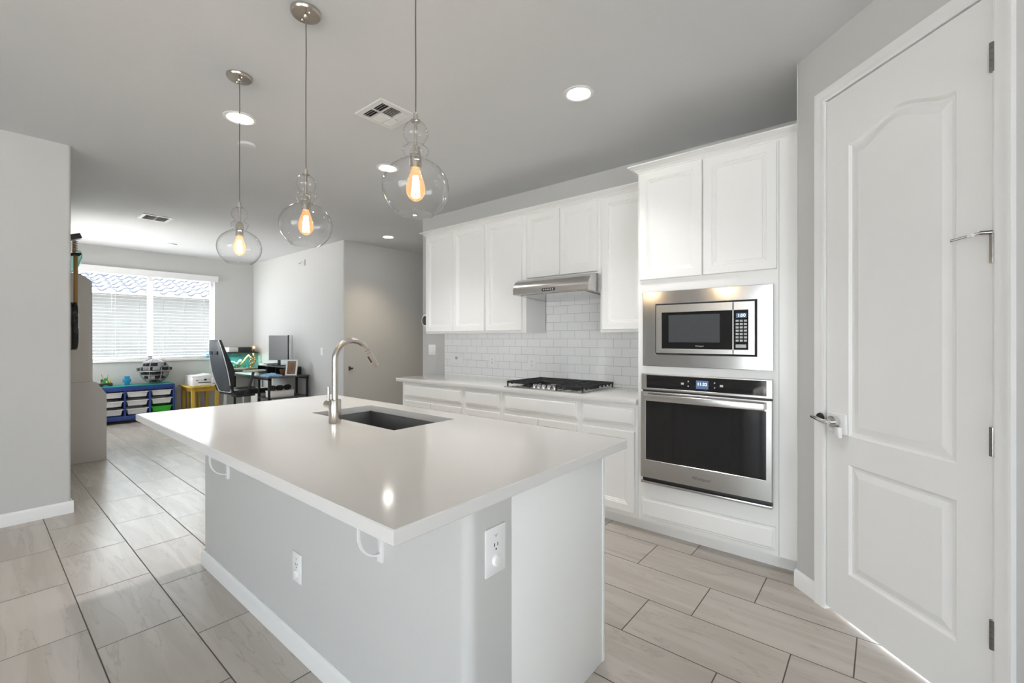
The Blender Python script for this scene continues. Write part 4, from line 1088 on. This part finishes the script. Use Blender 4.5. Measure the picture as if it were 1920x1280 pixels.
gl.build('glass_walls', 'tankwall', t)
MB().box(-9.372, -9.368, TY0+.008, TY1-.008, T0+.017, T1-.024).build('backdrop', 'tankback', t)
MB().box(-9.366, TX-.008, TY0+.008, TY1-.008, T0+.0165, T0+.06).build('gravel', 'gravel', t)
pl = MB(); rnd = random.Random(11)
for k in range(26):
    y = TY0+.04+rnd.random()*.36; x = -9.30+rnd.random()*.22; h = .05+rnd.random()*.09
    pl.tube([(x, y, T0+.05), (x+.01*rnd.random(), y+.03*(rnd.random()-.5), T0+.05+h*.6), (x+.02*(rnd.random()-.5), y+.07*(rnd.random()-.5), T0+.05+h)], .007, 5, .001)
pl.build('plants', 'plant', t)
rk = MB()
for k in range(14): rk.sphere((-9.2+rnd.random()*.1, TY0+.07+rnd.random()*.18, T0+.08+rnd.random()*.14), .022+rnd.random()*.018, 1, (1, 1, .8))
rk.build('rocks', 'rock', t, smooth=0)
MB().tube([(-9.15, TY0+.20, T0+.08), (-9.16, TY0+.30, T0+.17), (-9.17, TY0+.36, T0+.26), (-9.2, TY0+.41, T0+.31)], .022, 10, .010).build('driftwood', 'wood', t)
co = MB()
for k in range(20): co.sphere((-9.14+rnd.random()*.06, TY1-.12+rnd.random()*.09, T0+.07+rnd.random()*.25), .012+rnd.random()*.010, 2)
co.build('coral', 'coral', t)
area('tank_lamp', (-9.12, 3.19, T1-.03), (0, -.25, 0), .10, .42, 3.5, (.92, 1, .97))
t = thing('tank_light_box', 'grey and black light hood lying on top of the fish tank', 'lamp', (-9.2, 3.16, T1))
MB().box(-9.33, -9.08, 2.98, 3.13, T1+.001, T1+.085, .004).build('grey_half', 'hutch', t)
MB().box(-9.33, -9.08, 3.131, 3.36, T1+.001, T1+.085, .004).build('black_half', 'dplastic', t)
t = thing('glow_lamp', 'tiny lit amber lamp at the end of the fish tank lid', 'lamp', (-9.10, 3.40, T1))
MB().lathe([(.03, 0), (.03, .012), (.01, .02), (.008, .045)], (-9.10, 3.40, T1+.001), 20).build('base', 'dplastic', t)
MB().lathe([(.008, .045), (.026, .062), (.030, .085), (.018, .108), (.004, .115)], (-9.10, 3.40, T1+.001), 20).build('shade', 'bulb', t)
MB().sphere((-9.10, 3.40, T1+.082), .010, 2).build('flame', 'filament', t)
t = thing('sill_speaker', 'small round blue speaker puck on the window sill', 'speaker', (XW+.005, 2.775, wz0))
MB().lathe([(.040, 0), (.044, .006), (.044, .05), (.038, .058)], (XW-.008, 2.775, wz0+.001), 24).build('body', 'brickblue', t)
MB().lathe([(.0445, .030), (.0445, .040)], (XW-.008, 2.775, wz0+.001), 24).build('light_band', 'plastic', t)

# gaming chair
ch = thing('gaming_chair', 'black and grey high-backed gaming chair turned towards the desk', 'chair', (-7.88, 2.79, 0), .10)
hb = MB()
for k in range(5):
    a = 2*PI*k/5+.3
    hb.tube([(.03*math.cos(a), .03*math.sin(a), .085), (.30*math.cos(a), .30*math.sin(a), .068)], .022, 10, .014)
hb.build('base', 'dplastic', ch, local=True)
for k in range(5):
    a = 2*PI*k/5+.3
    MB().cyl((.30*math.cos(a)-.011, .30*math.sin(a), .028), .028, .022, 'x', 16).build('caster', 'rubber', ch, local=True)
MB().lathe([(.028, .08), (.028, .25), (.018, .25), (.018, .42)], (0, 0, 0), 20).build('gas_lift', 'chrome', ch, local=True)
MB().box(-.09, .09, -.14, .14, .40, .445, .008).build('mechanism', 'dplastic', ch, local=True)
se = MB().prism([(-.25, .445), (.25, .445), (.275, .47), (.275, .53), (.20, .525), (.12, .505), (-.12, .505), (-.20, .525), (-.275, .53), (-.275, .47)], -.24, .27, 'y', .018)
se.build('seat', 'leather', ch, local=True, smooth=60)
# back: rows of cross sections from the bottom up, front face at +y
def backrest():
    secs = []
    for i in range(15):
        u = i/14; z = .50+.80*u
        w = .20+.07*math.sin(min(1, u/.62)*PI*.75)-(.10*max(0, (u-.62)/.38)**1.6); w = max(w, .155)
        yc = -.235-.155*u
        th = .05+.02*math.sin(u*PI)
        wing = .045*math.exp(-((u-.45)/.22)**2)
        secs.append([(-w, yc+wing, z), (-w*.55, yc+.012, z), (0, yc+.02, z), (w*.55, yc+.012, z), (w, yc+wing, z), (w*.96, yc-th*.7, z), (w*.5, yc-th, z), (-w*.5, yc-th, z), (-w*.96, yc-th*.7, z)])
    return MB().rings(secs)
bk = backrest()
bo = bk.build('backrest', 'leather', ch, local=True, smooth=60)
def back_panel():
    secs = []
    for i in range(13):
        u = .04+.92*i/12; z = .50+.80*u
        w = .20+.07*math.sin(min(1, u/.62)*PI*.75)-(.10*max(0, (u-.62)/.38)**1.6); w = max(w, .155)*.86
        yc = -.235-.155*u; th = .05+.02*math.sin(u*PI)
        secs.append([(-w, yc-th*.8, z), (w, yc-th*.8, z), (w*.6, yc-th-.010, z), (-w*.6, yc-th-.010, z)])
    return MB().rings(secs)
back_panel().build('back_panel', 'greyleather', bo, local=True, smooth=60)
pp = []
for i in range(25):
    u = i/24; z = .50+.80*u
    w = .20+.07*math.sin(min(1, u/.62)*PI*.75)-(.10*max(0, (u-.62)/.38)**1.6); w = max(w, .155)
    pp.append((w*.97, -.235-.155*u-(.05+.02*math.sin(u*PI))*.72, z))
pip = MB().tube(pp, .006, 8).tube([(-x, y, z) for x, y, z in pp], .006, 8).tube([pp[0], (0, pp[0][1]-.012, pp[0][2]-.004), (-pp[0][0], pp[0][1], pp[0][2])], .006, 8)
pip.build('piping', 'plastic', bo, local=True)
for s in (-1, 1):
    MB().box(s*.085-.045, s*.085+.045, -.437, -.335, 1.075, 1.130, .008).build('harness_slot', 'darkslot', bo, local=True)
for s in (-1, 1):
    ar = MB().tube([(s*.24, -.12, .44), (s*.31, -.08, .50), (s*.31, -.01, .74), (s*.31, .0, .80)], .02, 10)
    ar.build('arm_post', 'dplastic', ch, local=True)
    MB().box(s*.31-.045, s*.31+.045, -.14, .18, .800, .830, .012, 3).build('arm_pad', 'hutch', ch, local=True)
for s in (-1, 1): MB().tube([(s*.22, -.20, .46), (s*.25, -.27, .52), (s*.235, -.30, .60)], .018, 10).build('recliner_hinge', 'dplastic', ch, local=True)
